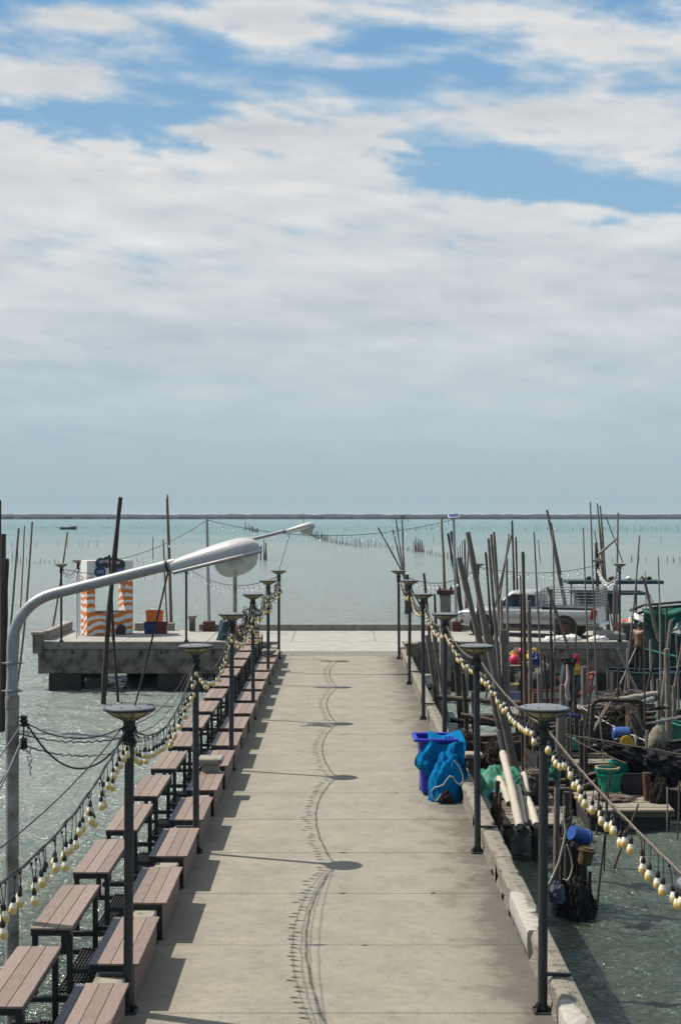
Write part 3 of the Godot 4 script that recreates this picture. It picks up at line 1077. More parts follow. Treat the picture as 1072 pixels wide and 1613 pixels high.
func crate(called: String, label: String, pos: Vector3, s: Vector3, m: Material) -> Node3D:
	var t := thing(called, label, "crate", pos)
	var mb := MB.new()
	mb.box(Vector3(0, .01, 0), Vector3(s.x * .9, .02, s.z * .9), Basis(), .004)
	part("floor", mb, m, t)
	for q in 4:
		var a := q * PI / 2
		var L := s.x if q % 2 == 0 else s.z
		var dd := s.z if q % 2 == 0 else s.x
		mb = MB.new()
		mb.box(Basis(Vector3.UP, a) * Vector3(0, s.y * .5, dd * .465), Vector3(L * .93, s.y, .022), Basis(Vector3.UP, a) * Basis(Vector3.RIGHT, .05), .006)
		part("side", mb, m, t)
	mb = MB.new()
	for q in 4:
		var a := q * PI / 2
		var L := s.x if q % 2 == 0 else s.z
		var dd := s.z if q % 2 == 0 else s.x
		mb.box(Basis(Vector3.UP, a) * Vector3(0, s.y - .02, dd * .5), Vector3(L + .03, .04, .03), Basis(Vector3.UP, a), .006)
	part("rim", mb, m, t)
	return t

# ---------------------------------------------------------------- the striped photo frame
func frame_texture() -> ImageTexture:
	var w := 384
	var h := 512
	var nz := FastNoiseLite.new()
	nz.seed = 5
	nz.frequency = 1.0
	nz.fractal_octaves = 2
	var im := Image.create(w, h, false, Image.FORMAT_RGB8)
	for y in h:
		for x in w:
			var u := float(x) / w * 1.9
			var v := float(y) / h * 2.8
			var s := v * 9.6 + .75 * sin(u * 4.6 + .9 * sin(v * 1.7)) * (.6 + .5 * v / 2.8) + nz.get_noise_2d(u * 1.2, v * 1.6) * .7
			var on := smoothstep(.02, .16, sin(s * 2.35) + nz.get_noise_2d(u * 1.6 + 9.0, v * 3.0) * .55 + .05)
			if v < .62: on = 0.0
			var c := lin(.66, .65, .64).lerp(lin(.60, .16, .015), on)
			im.set_pixel(x, y, c)
	return ImageTexture.create_from_image(im)

func make_frame() -> void:
	var m := flat("wave_print", Color.WHITE, .55)
	m.albedo_texture = frame_texture()
	var t := thing("photo_frame", "tall white photo frame with orange wave stripes and a dark sign on top", "photo frame", Vector3(-8.78, .012, -52.6), .50)
	var W := 1.80
	var Hh := 2.78
	var D := .72
	var pieces := [["column", Vector3(-W / 2 + .16, Hh / 2, 0), Vector3(.32, Hh, D)], ["column", Vector3(W / 2 - .16, Hh / 2, 0), Vector3(.32, Hh, D)],
		["lower_panel", Vector3(0, .42, 0), Vector3(W - .644, .84, D - .01)], ["top_beam", Vector3(0, Hh - .29, 0), Vector3(W - .644, .58, D - .01)]]
	for q in pieces:
		var mb := MB.new()
		mb.box(q[1], q[2], Basis(), .006)
		for k in mb.v.size():
			var p: Vector3 = mb.v[k]
			var nn: Vector3 = mb.n[k]
			mb.t[k] = Vector2((p.x + W / 2 + (p.z if absf(nn.x) > .5 else 0.0)) / 1.9, (Hh - p.y) / 2.8)
		part(q[0], mb, m, t)
	var mb := MB.new()
	mb.box(Vector3(0, .855, .0), Vector3(W - .66, .02, D + .02), Basis(), .003)
	part("sill", mb, M.hull_dark, t)
	# a small round black opening at the foot
	mb = MB.new()
	mb.lathe([Vector2(.19, 0), Vector2(.19, .012), Vector2(0, .014)], 20, Vector3(.42, .19, D / 2), Basis(Vector3.RIGHT, PI / 2))
	mb.box(Vector3(.42, .085, D / 2 + .006), Vector3(.38, .17, .012))
	part("opening", mb, M.rim, t)
	# the sign: a scalloped dark board with pale strokes above a round blue one
	var sg := MB.new()
	for q in [[-.38, Hh + .03, .20], [-.12, Hh + .06, .22], [.14, Hh + .05, .22], [.38, Hh - .04, .20]]:
		sg.lathe([Vector2(q[2], 0), Vector2(q[2], .03), Vector2(q[2] * .95, .036), Vector2(0, .036)], 18, Vector3(q[0], q[1] - .12, D / 2 + .01), Basis(Vector3.RIGHT, PI / 2))
	var s1 := part("sign", sg, M.hull_teal, t)
	var st := MB.new()
	for k in 11:
		st.box(Vector3(-.42 + .075 * k, Hh - .05 + .03 * sin(k * .5), D / 2 + .054), Vector3(.045, .10 + .03 * sin(k * 2.2), .012), Basis(Vector3(0, 0, 1), sin(k * 3.1) * .3), .003)
	part("lettering", st, flat("sign_pink", lin(.62, .42, .44), .6), s1).set_meta("kind", "stuff")
	for q in [[-.40, Hh - .42, .22], [.38, Hh - .38, .18], [.30, Hh - .72, .15]]:
		sg = MB.new()
		sg.lathe([Vector2(q[2], 0), Vector2(q[2], .02), Vector2(q[2] * .95, .026), Vector2(0, .026)], 20, Vector3(q[0], q[1], D / 2 + .01), Basis(Vector3.RIGHT, PI / 2))
		var s2 := part("badge", sg, M.plastic_navy, t)
		st = MB.new()
		for k in 5:
			st.tube([Vector3(q[0] - .12 + .06 * k, q[1] - .06, D / 2 + .042), Vector3(q[0] - .10 + .06 * k, q[1] + .01, D / 2 + .046), Vector3(q[0] - .13 + .06 * k, q[1] + .07, D / 2 + .042)], .012, 5)
		part("lettering", st, flat("sign_blue", lin(.35, .48, .62), .6), s2).set_meta("kind", "stuff")

# ---------------------------------------------------------------- pickup
func make_pickup() -> void:
	var t := thing("pickup_truck", "silver pickup truck with a rail cage on its bed, on the right jetty", "pickup truck", Vector3(4.33, 0, -52.35), -.40)
	var zc := -.92
	var st := [[0.0, .60, .50, .78], [.05, .74, .42, .90], [.22, .85, .34, .96], [.55, .90, .32, 1.00], [1.35, .915, .36, 1.08], [2.0, .92, .40, 1.09], [3.2, .92, .40, 1.09], [4.7, .92, .44, 1.10], [5.18, .90, .50, 1.11], [5.26, .86, .56, 1.09]]
	var rows := []
	for q in st:
		var row := PackedVector3Array()
		for s in 24:
			var a := TAU * s / 24.0
			var cy := signf(sin(a)) * absf(sin(a)) ** .36
			var cz := signf(cos(a)) * absf(cos(a)) ** .36
			var yy: float = (q[2] + q[3]) * .5 + cy * (q[3] - q[2]) * .5
			var tuck := 1.0 - .05 * maxf(0.0, (.62 - yy) / .3)
			row.append(Vector3(q[0], yy, zc + cz * q[1] * tuck))
		rows.append(row)
	var mb := MB.new()
	mb.grid(rows, true)
	mb.poly(Array(rows[0]), Vector3.LEFT)
	mb.poly(Array(rows[rows.size() - 1]), Vector3.RIGHT)
	part("body", mb, M.car_silver, t)
	# cab
	var cab := func(y: float) -> Array:       # x front, x back, half width at that height
		var k := clampf((y - 1.04) / .66, 0.0, 1.0)
		return [lerpf(1.30, 2.02, k ** .9), lerpf(3.16, 3.02, k), lerpf(.87, .70, k ** 1.15)]
	rows = []
	for y in [1.02, 1.12, 1.3, 1.5, 1.62, 1.68, 1.705]:
		var e: Array = cab.call(minf(y, 1.68))
		var inset := .0 if y < 1.66 else (.03 if y < 1.7 else .16)
		var row := PackedVector3Array()
		for s in 28:
			var a := TAU * s / 28.0
			var cx := signf(cos(a)) * absf(cos(a)) ** .3
			var cz := signf(sin(a)) * absf(sin(a)) ** .3
			row.append(Vector3((e[0] + e[1]) * .5 + cx * ((e[1] - e[0]) * .5 - inset), y, zc - cz * (e[2] - inset)))
		rows.append(row)
	mb = MB.new()
	mb.grid(rows, true)
	mb.poly(Array(rows[6]), Vector3.UP)
	part("cab", mb, M.car_silver, t)
	for side in [1.0, -1.0]:
		var p := []
		for q in [[1.62, 1.12], [2.62, 1.12], [2.62, 1.57], [2.12, 1.57], [1.86, 1.40]]:
			var e: Array = cab.call(q[1])
			p.append(Vector3(q[0], q[1], zc + side * (e[2] + .008)))
		mb = MB.new()
		mb.poly(p, Vector3(0, 0, side))
		part("side_window", mb, M.car_glass, t)
		p = []
		for q in [[2.70, 1.14], [3.02, 1.14], [2.98, 1.55], [2.70, 1.57]]:
			var e: Array = cab.call(q[1])
			p.append(Vector3(q[0], q[1], zc + side * (e[2] + .006)))
		mb = MB.new()
		mb.poly(p, Vector3(0, 0, side))
		part("rear_side_window", mb, M.car_glass, t)
		for xx in [1.42, 2.68, 3.17]:
			mb = MB.new()
			mb.box(Vector3(xx, .76, zc + side * .9185), Vector3(.012, .62, .006))
			part("door_seam", mb, M.rim, t)
		mb = MB.new()
		mb.box(Vector3(2.45, .86, zc + side * .925), Vector3(.18, .035, .03), Basis(), .008)
		part("door_handle", mb, M.car_silver, t)
		mb = MB.new()
		mb.ball(Vector3(1.62, 1.14, zc + side * 1.02), Vector3(.07, .08, .11), 10, 6)
		part("mirror", mb, M.car_silver, t)
		mb = MB.new()
		mb.box(Vector3(2.3, .385, zc + side * .86), Vector3(2.5, .10, .06), Basis(), .01)
		part("sill", mb, M.rim, t)
		for xx in [.98, 4.12]:
			mb = MB.new()
			mb.lathe([Vector2(.455, 0), Vector2(.455, .93 * 1.0), Vector2(.36, .936), Vector2(0, .90)], 26, Vector3(xx, .40, zc), Basis(Vector3.RIGHT, side * PI / 2))
			part("wheel_arch", mb, M.tyre, t)
			mb = MB.new()
			mb.lathe([Vector2(.20, -.12), Vector2(.33, -.12), Vector2(.365, -.08), Vector2(.365, .08), Vector2(.33, .115), Vector2(.22, .115), Vector2(.20, .09)], 26, Vector3(xx, .365, zc + side * .84), Basis(Vector3.RIGHT, side * PI / 2))
			var wheel := part("wheel", mb, M.tyre, t)
			mb = MB.new()
			mb.lathe([Vector2(.205, .06), Vector2(.19, .09), Vector2(.07, .10), Vector2(.06, .12), Vector2(0, .12)], 16, Vector3(xx, .365, zc + side * .84), Basis(Vector3.RIGHT, side * PI / 2))
			part("rim", mb, M.rust, wheel)
		mb = MB.new()
		mb.box(Vector3(.16, .80, zc + side * .72), Vector3(.30, .15, .30), Basis(Vector3.UP, side * .55), .03)
		part("headlight", mb, M.chrome, t)
		mb = MB.new()
		mb.box(Vector3(.17, .52, zc + side * .74), Vector3(.16, .16, .22), Basis(Vector3.UP, side * .6), .02)
		part("fog_light", mb, M.rim, t)
		mb = MB.new()
		mb.box(Vector3(5.17, .90, zc + side * .83), Vector3(.20, .36, .18), Basis(Vector3(0, 0, 1), -.18), .02)
		part("tail_light", mb, M.tail_red, t)
	mb = MB.new()
	mb.box(Vector3(-.0, .70, zc), Vector3(.10, .20, 1.0), Basis(), .02)
	part("grille", mb, M.chrome, t)
	mb = MB.new()
	mb.box(Vector3(5.31, .50, zc), Vector3(.14, .16, 1.6), Basis(), .03)
	part("rear_bumper", mb, M.chrome, t)
	mb = MB.new()
	mb.box(Vector3(5.268, .84, zc), Vector3(.012, .40, 1.34), Basis(), .004)
	part("tailgate", mb, M.car_silver, t)
	mb = MB.new()
	mb.box(Vector3(4.2, 1.098, zc), Vector3(1.98, .03, 1.66), Basis(), .01)
	part("bed_opening", mb, M.rim, t)
	# rail cage over the bed
	var cage := MB.new()
	for z in [zc - .84, zc + .84]:
		for k in 7:
			cage.tube([Vector3(3.24, 1.16 + .105 * k, z), Vector3(5.28, 1.16 + .105 * k, z)], .020 if k == 6 else .014, 6)
		for k in 6:
			cage.tube([Vector3(3.24 + .408 * k, 1.10, z), Vector3(3.24 + .408 * k, 1.80, z)], .018, 6)
	for x in [3.24, 5.28]:
		for k in 7:
			cage.tube([Vector3(x, 1.16 + .105 * k, zc - .84), Vector3(x, 1.16 + .105 * k, zc + .84)], .016, 6)
		for k in 5:
			cage.tube([Vector3(x, 1.10, zc - .84 + .42 * k), Vector3(x, 1.80, zc - .84 + .42 * k)], .016, 6)
	part("rail_cage", cage, M.galvanised, t).set_meta("kind", "stuff")

# ---------------------------------------------------------------- strings of bulbs, wires
var bulb_sets := {}

func bulb_meshes(style: String) -> Array:
	if bulb_sets.has(style):
		return bulb_sets[style]
	var glass: Mesh
	var mb := MB.new()
	if style == "clear":
		mb.lathe([Vector2(0, -.185), Vector2(.035, -.17), Vector2(.046, -.135), Vector2(.034, -.09), Vector2(.018, -.058)], 10)
		glass = mb.mesh(M.bulb_clear)
	else:
		mb.lathe([Vector2(.0, -.146), Vector2(.014, -.143), Vector2(.0245, -.132), Vector2(.029, -.117), Vector2(.0287, -.107), Vector2(.0275, -.097)], 14)
		glass = mb.mesh(M.bulb_yellow)
		mb = MB.new()
		mb.lathe([Vector2(.0275, -.097), Vector2(.0262, -.09), Vector2(.020, -.075), Vector2(.0155, -.062)], 14)
		glass = mb.mesh(M.bulb_white, glass)
	var sockets := []
	for k in 3:
		var drop: float = [.055, .10, .16][k]
		mb = MB.new()
		mb.lathe([Vector2(.0, -.068), Vector2(.016, -.067), Vector2(.0175, -.05), Vector2(.0165, -.032), Vector2(.010, -.022), Vector2(.006, -.012), Vector2(.0, -.01)], 10)
		mb.tube([Vector3(0, -.014, 0), Vector3(.004, drop * .5 - .014, 0), Vector3(0, drop, 0)], .0035, 5, false)
		mb.box(Vector3(0, drop, 0), Vector3(.016, .022, .016), Basis(), .004)
		sockets.append([mb.mesh(M.cable), drop])
	bulb_sets[style] = [glass, sockets]
	return bulb_sets[style]

func sagged(a: Vector3, b: Vector3, sag: float, n := 24, wob := 0.0, sd := 0.0) -> Array:
	var p := []
	for k in n + 1:
		var s := float(k) / n
		var q := a.lerp(b, s)
		q.y -= sag * 4.0 * s * (1.0 - s)
		q += Vector3(sin(k * 1.9 + sd), sin(k * 2.7 + sd * 2.0), 0) * wob * sin(PI * s)
		p.append(q)
	return p

func string_lights(label: String, group: String, a: Vector3, b: Vector3, sag: float, gap: float, style: String, spread: float, cord: float, drops: Array, rope := false) -> void:
	var t := thing("string_lights", label, "string lights", a, 0.0, group)
	var line := sagged(Vector3.ZERO, b - a, sag, 36, cord * .3, a.z)
	var mb := MB.new()
	mb.tube(line, cord, 6)
	if spread > 0.0 and not rope:      # a second strand twisted along the first
		var second := []
		for k in line.size():
			second.append(line[k] + Vector3(sin(k * 1.3), cos(k * 1.3), 0) * cord * 1.3)
		mb.tube(second, cord * .7, 5)
	part("cable", mb, M.cable if not rope else M.rope, t)
	if rope:
		mb = MB.new()
		var second := []
		for k in 145:
			var s := k / 4.0
			var i0 := mini(int(s), line.size() - 2)
			second.append(line[i0].lerp(line[i0 + 1], s - i0) + Vector3(sin(k * 1.1), cos(k * 1.1) - .6, 0) * cord * 1.5)
		mb.tube(second, cord * .5, 5)
		part("lamp_cable", mb, M.cable, t)
	var set_ := bulb_meshes(style)
	var n := int(a.distance_to(b) / gap)
	for k in n:
		var s := (k + .5 + rng.randf_range(-.14, .14)) / n
		var q := s * 36.0
		var i0 := mini(int(q), 35)
		var p: Vector3 = line[i0].lerp(line[i0 + 1], q - i0)
		var sk: Array = set_[1][drops[rng.randi() % drops.size()]]
		var ln := spread * rng.randf_range(-1.0, 1.0)
		p += Vector3(ln, 0, rng.randf_range(-.02, .02))
		var bulb := put("bulb", set_[0], t)
		var sway := Basis(Vector3(0, 0, 1), rng.randf_range(-.10, .16)) * Basis(Vector3.RIGHT, rng.randf_range(-.12, .12))
		bulb.basis = sway.scaled(Vector3.ONE * .88)
		bulb.position = p - sway * Vector3(0, sk[1] + cord, 0)
		put("socket", sk[0], bulb)

func wire(label: String, a: Vector3, b: Vector3, sag: float, r := .006, mat := "cable", wob := 0.0, group := "") -> void:
	var mb := MB.new()
	mb.tube(sagged(Vector3.ZERO, b - a, sag, 26, wob, a.x), r, 6)
	var o := put("wire", mb.mesh(M[mat]), null, a)
	tag(o, label, "wire", group)

func make_strings() -> void:
	var lx := -1.92
	var rx := 1.825
	for k in POSTS.size() - 1:
		var a: float = POSTS[k]
		var b: float = POSTS[k + 1]
		var nth: String = ["nearest span", "second from the near end", "third from the near end", "fourth from the near end", "fifth from the near end", "farthest span"][k]
		string_lights("black cord of yellow bulbs between left lamp posts, " + nth, "string lights along the left of the pier", Vector3(lx, 2.58, -a), Vector3(lx, 2.60, -b), [.25, .42, .42, .40, .36, .34][k], .14, "warm", .018, .008, [1, 1, 2, 1])
		string_lights("brown rope of cream bulbs between right lamp posts, " + nth, "string lights along the right of the pier", Vector3(rx + .03, 2.58, -a), Vector3(rx + .03, 2.58, -b), [.06, .10, .16, .22, .28, .30][k], .17, "warm", .015, .008, [0, 1, 1], true)
	# over the jetty
	var left_pole := at(326, 819, 54.0)
	var right_pole := at(714, 818, 54.0)
	var jl := "cord of clear bulbs over the jetty, "
	var jg := "string lights over the jetty"
	for q in [[left_pole, right_pole, .62, .40, "between the two tall metal poles"], [left_pole, at(123.5, 888, 53.6), .42, .42, "left tall pole to back left lamp post"],
			[at(97, 893, 49.4), at(123.5, 889, 53.6), .35, .3, "looped between the left end's lamp posts"], [at(97, 896, 49.4), at(293.5, 894, 49.6), .25, .42, "across in front of the striped frame"],
			[at(293.5, 893, 49.6), at(437, 908, 43.6), .45, .36, "middle left lamp post to pier's last left post"], [at(632, 905, 43.6), at(752, 894, 49.7), .40, .34, "pier's last right post to the next one"],
			[at(752, 893, 49.7), at(941, 890, 53.8), .26, .45, "above the white pickup"], [at(941, 892, 53.8), at(975, 893, 49.7), .55, .22, "looped between lamp posts behind the pickup"]]:
		string_lights(jl + q[4], jg, q[0], q[1], q[2], q[3], "clear", .0, .012, [0, 0, 1])
	var ls := at(941, 897, 53.8)
	var lines := MB.new()
	lines.tube(sagged(Vector3.ZERO, at(975, 897, 49.6) - ls, .52, 18), .035, 8)
	tag(put("rope", lines.mesh(M.rope_white), null, ls), "thick white rope looped between the two lamp posts behind the pickup's tail", "rope")
	# wires on the left
	var p1 := Vector3(-1.92, 2.60, -12.65)
	var p2 := Vector3(-1.92, 2.60, -18.62)
	wire("black cable from the near street lamp's arm down to the nearest left lamp post", Vector3(-1.585, 4.05, -13.0), p1 + Vector3(.0, -.06, .045), .05, .009)
	wire("thin wire from the far street lamp's arm down to the last left lamp post", Vector3(-1.42, 4.12, -40.4), Vector3(-1.92, 2.75, -43.55), .02, .008)
	for k in 4:
		wire("thin wire from the nearest left lamp post to the next, " + ["topmost", "second from the top", "third from the top", "lowest"][k], p1 + Vector3(-.03, -.02 - .05 * k, -.05), p2 + Vector3(-.02, .02 - .03 * k, .04), .20 + .09 * k, .0045, "cable", .006, "wires between the two nearest left lamp posts")
	var ins := thing("insulator_bracket", "pair of black spool insulators on a bracket on the near street lamp pole", "insulator", at(38, 1150, 13.0))
	var mb := MB.new()
	mb.tube([Vector3(0, -.19, 0), Vector3(0, 0, 0), Vector3(0, .14, 0)], .007, 6)
	for q in [.12, .05, -.04, -.12, -.17]:
		mb.tube([Vector3(-.10, q, 0), Vector3(.0, q, 0)], .005, 5)
	part("bracket", mb, M.cable, ins)
	for q in [.085, -.125]:
		mb = MB.new()
		mb.lathe([Vector2(.012, -.055), Vector2(.030, -.05), Vector2(.036, -.035), Vector2(.022, -.02), Vector2(.040, -.005), Vector2(.040, .01), Vector2(.024, .02), Vector2(.036, .032), Vector2(.034, .048), Vector2(.012, .055)], 14, Vector3(0, q, 0))
		part("insulator", mb, M.rim, ins)
	var i0 := at(40, 1137, 13.0)
	wire("black wire sagging from the upper insulator to the nearest left lamp post", i0, p1 + Vector3(-.04, -.02, 0), .13, .006, "cable", .006)
	wire("thick black wire sagging deepest from the upper insulator to the nearest left lamp post", i0 + Vector3(.01, 0, .01), p1 + Vector3(-.02, -.10, .02), .36, .009)
	wire("crooked black wire from between the insulators to the nearest left lamp post", at(40, 1158, 13.0), p1 + Vector3(-.04, -.12, 0), .05, .006, "cable", .012)
	wire("crooked black wire from the lower insulator to the string of bulbs", at(40, 1174, 13.0), p1 + Vector3(-.05, -.22, .1), .07, .006, "cable", .012)
	wire("wire from the upper insulator out of the frame at the left", at(36, 1137, 13.0), at(-60, 1260, 11.0), .05, .007, "bench_edge")
	wire("grey wire from the lower insulator out of the frame at the left", at(36, 1162, 13.0), at(-50, 1330, 11.0), .06, .010, "bench_edge")
	wire("black wire from the lower insulator out of the frame at the lower left", at(36, 1172, 13.0), at(-50, 1300, 11.4), .05, .006)
	wire("long straight black wire crossing below the bulbs on the left", at(-60, 1378, 9.5), p1 + Vector3(-.05, -.02, .03), .10, .006)
	wire("short pale cord with a plug hanging from the insulator bracket", at(43, 1140, 13.0), at(49, 1222, 13.0), .0, .005, "rope", .03)
	# tangle of spare cable on the fourth left lamp post and the ones beyond
	for q in [[30.6, .30, 90, "big tangle of spare black cable and bulbs on the fourth left lamp post"], [37.0, .20, 50, "bundle of coiled black cable on the second left lamp post from the far end"], [43.5, .16, 40, "bundle of coiled black cable on the last left lamp post"]]:
		var t := thing("cable_tangle", q[3], "cable", Vector3(-1.92, 2.2, -q[0]))
		mb = MB.new()
		var p := []
		for k in q[2]:
			p.append(Vector3(rng.randf_range(-1, .6) * q[1], rng.randf_range(-1.0, 1.0) * q[1] * 1.3, rng.randf_range(-.5, 1.0) * q[1] * 1.6))
		var sm := []
		for k in p.size() - 2:
			for s in 3:
				var f := s / 3.0
				sm.append(((p[k] + p[k + 1]) * .5).lerp(p[k + 1], f).lerp(p[k + 1].lerp((p[k + 1] + p[k + 2]) * .5, f), f))
		mb.tube(sm, .008, 5)
		part("cable", mb, M.cable, t)
		var set_ := bulb_meshes("warm")
		for k in int(q[1] * 70):
			var bb := put("bulb", set_[0], t, Vector3(rng.randf_range(-.9, .6) * q[1], rng.randf_range(-1.1, .7) * q[1], rng.randf_range(-.4, 1.2) * q[1]))
			put("socket", set_[1][0][0], bb)

# ---------------------------------------------------------------- stakes and poles
# a pole through two points at the same distance, going on down into the water; bamboo has rings, wood tapers unevenly
func pole(called: String, label: String, tx: float, ty: float, bx: float, by: float, d: float, wt: float, wb: float, mat: String, bend := 0.0, stop := -99.0, lean := 0.0) -> Node3D:
	var top := at(tx, ty, d - lean)
	var low := at(bx, by, d)
	var dirv := (low - top).normalized()
	if stop == -99.0:
		stop = WATER - .6
	var bot := top + dirv * ((stop - top.y) / dirv.y) if stop > -90.0 else low
	var L := bot.distance_to(top)
	var r0 := wb * d / F * .5
	var r1 := wt * d / F * .5
	var bamboo := mat in ["pole_yellow", "pole_pale", "pole_bleached"] or called.begins_with("bamboo")
	var p := []
	var rad := []
	var y := 0.0
	var ph := rng.randf() * 6.0
	var step := .30 + rng.randf() * .1
	while y < L:
		var k := y / L
		var off := Vector3(sin(k * PI) * bend * L, 0, 0) + Vector3(sin(k * 9.0 + ph), 0, cos(k * 7.0 + ph)) * .006
		var r := lerpf(r0, r1, k)
		if bamboo:
			for q in [[0.0, 1.0], [.018, 1.16], [.036, 1.0]]:
				if y + q[0] < L:
					p.append(Vector3(off.x, y + q[0], off.z))
					rad.append(r * q[1])
		else:
			p.append(Vector3(off.x, y, off.z))
			rad.append(r * (1.0 + .13 * sin(k * 23.0 + ph * 3.0)))
		y += step
	p.append(Vector3(0, L, 0))
	rad.append(r1 * .95)
	var mb := MB.new()
	mb.tube(p, rad, 9 if maxf(r0, r1) * F / d > 4.0 else 7)
	var o := put(called, mb.mesh(M[mat]), null, bot)
	var up := (top - bot).normalized()
	var xx := Vector3.FORWARD.cross(up).normalized() if absf(up.z) < .9 else Vector3.RIGHT
	o.basis = Basis(xx, up, xx.cross(up))
	tag(o, label, "bamboo pole" if bamboo else "wooden pole")
	return o

func make_poles() -> void:
	var b := "bamboo_pole"
	var w := "wooden_pole"
	# far left cluster
	pole(w, "thick dark pole cut by the left frame edge, tallest of the left cluster", 0, 789, 1, 1150, 40.6, 5, 7, "pole_dark")
	pole(w, "dark pole second from the frame edge in the left cluster, ragged top", 5, 841, 3, 1150, 40.2, 6, 7, "pole_dark")
	pole(w, "slim dark pole close beside the ragged one in the left cluster", 9, 841, 7, 1150, 40.9, 3, 4, "pole_brown")
	pole(w, "broad dark post with a slanting cut top in the left cluster", 11, 880, 5, 1150, 40.4, 8, 8, "pole_dark")
	pole(b, "leaning grey-brown bamboo left of the curved lamp arm", 30, 832, 10, 1040, 44, 3.4, 4, "pole_grey", .006)
	pole(b, "slender yellowish bamboo between two grey ones behind the curved lamp arm", 39, 828, 26, 1060, 46, 2, 3, "pole_yellow", .004)
	pole(b, "longest grey bamboo leaning right behind the curved lamp arm", 51, 822, 26, 1084, 50, 3, 4, "pole_grey", .012)
	pole(b, "leaning yellow bamboo behind the jetty's left end", 107, 838, 81, 1000, 55.5, 2.6, 4, "pole_yellow", .004)
	pole(w, "tall thick dark pole leaning right in front of the striped photo frame", 190, 783, 163.5, 1107, 46.4, 7, 9.5, "pole_dark", -.008)
	pole(w, "slimmer dark pole crossing the tall leaning one at the striped frame", 172.5, 874, 186.5, 1106, 46.8, 4, 5, "pole_dark", -.004)
	pole(b, "tall yellow bamboo, left of the pair behind the orange crate", 262.6, 784, 269, 997, 54.8, 2, 3, "pole_yellow")
	pole(b, "tall thick bamboo darkening downward, right of the pair behind the orange crate", 264, 779, 271, 997, 54.9, 2.6, 5.6, "pole_grey")
	pole(b, "short yellow bamboo leaning left of the tall pair behind the orange crate", 257, 850, 264, 997, 55.0, 2.4, 3, "pole_yellow")
	pole(w, "lone thin stake in the open water above the orange crate", 241, 846, 241, 880, 199, 1.2, 1.4, "pole_dark")

	# beyond the jetty, right of the pier
	pole(w, "thin stake leaning far left in the fan behind the last right lamp post", 595, 831, 631, 897, 89, 2.4, 3, "pole_grey")
	pole(w, "thin stake leaning left, middle of the fan behind the last right lamp post", 618, 834, 633, 897, 89.4, 2.2, 2.8, "pole_grey")
	pole(w, "tall thin stake in the fan behind the last right lamp post", 622.5, 813, 634.5, 897, 89.8, 2, 2.6, "pole_grey")
	pole(w, "upright stake, rightmost of the fan behind the last right lamp post", 632.5, 813, 636, 897, 90.2, 2.6, 3, "pole_grey")
	pole(w, "dark thick stump in the water at the foot of the stake fan", 640.5, 905, 640.5, 964, 88.5, 7, 8, "pole_dark")
	pole(b, "bright yellow bamboo standing on the concrete pile with the rusty cap", 695, 816, 700, 930, 46.6, 3, 5, "pole_yellow", .0, 1.9)
	pole(w, "dark stake, left of the close pair beside the solar panel pole", 705, 840, 725, 966, 88, 4, 4, "pole_dark")
	pole(w, "dark stake, right of the close pair beside the solar panel pole", 710, 837, 728, 966, 88.6, 4, 4, "pole_dark")
	pole(b, "pale weathered stake behind the thick leaning piles beyond the jetty", 731, 850, 734, 966, 88.3, 3, 5, "pole_grey")
	pole(b, "brown stake behind the thick leaning piles beyond the jetty", 737, 858, 733, 966, 87.6, 2, 4, "pole_brown")
	for k in 3:
		pole(w, "short thin stake among the far stakes above the bamboo bundle", 720 + 3.5 * k, 862 - 5 * k, 721 + 3.2 * k, 885, 186 + k, 1.3, 1.5, "pole_grey").set_meta("group", "short far stakes above the bundle")

	# big leaning piles and the stakes round them
	pole(w, "thick weathered pile leaning left, left of the big pair at the pickup's nose", 722, 878, 803, 1215, 34, 9, 14, "pole_grey", .004)
	pole(w, "thickest weathered pile leaning left, right of the big pair at the pickup's nose", 736, 838, 812, 1215, 33.6, 8, 17, "pole_grey", -.006)
	pole(w, "dark straight stake just right of the thickest leaning pile", 764, 870, 781, 1090, 38, 3.6, 5, "pole_dark")
	pole(b, "grey bamboo with a square top in front of the pickup's bonnet", 768.5, 848, 793, 1150, 35, 4.5, 7, "pole_grey")
	pole(w, "stout dark pole in front of the pickup's bonnet, left of a close pair", 773, 842, 787, 1000, 37, 3.6, 5, "pole_dark", 0, -99)
	pole(w, "stout weathered pole in front of the pickup's bonnet, right of a close pair", 777, 838, 796, 1150, 36.4, 4.5, 9, "pole_grey", .003)
	pole(b, "upright pale bamboo in front of the pickup's windscreen", 797.5, 880, 800, 1120, 36, 4.2, 5, "pole_pale")
	pole(b, "grey bamboo slanting up to the right above the pickup's bonnet", 805, 843, 782, 940, 41, 3, 4.2, "pole_grey", 0, -1.0)
	pole(b, "second grey bamboo slanting up to the right above the pickup's bonnet", 801, 841, 786, 948, 41.6, 2.4, 4, "pole_grey", 0, -1.0)
	pole(w, "tall pointed dark stake above the pickup's cab, left of its pair", 806, 820, 809, 945, 57, 3, 5, "pole_brown")
	pole(w, "dark stake above the pickup's cab, right of its pair", 812, 846, 814, 945, 57.4, 3, 4, "pole_brown")
	pole(w, "short pale post with a bark-like top below the pickup's bonnet", 789, 944, 792, 1120, 35.4, 5, 8, "pole_pale")
	pole(w, "broad mottled stump below the pickup's door", 793, 992, 799, 1150, 35, 11, 11, "pole_grey")
	pole(w, "thick red-brown pole before the pickup's door", 822.5, 869, 828, 1213, 33, 5, 9, "pole_brown", .003)
	pole(w, "thin blackish pole hugging the thick red-brown one", 819, 906, 822, 1200, 33.3, 2.4, 5, "pole_dark")
	pole(w, "flat-topped grey post right of the thick red-brown pole", 833, 946, 836, 1213, 33.1, 6, 9, "pole_grey")
	pole(w, "brown post with its top below the jetty's edge right of the flat-topped one", 841, 1090, 841, 1213, 32.8, 8, 9, "pole_brown")
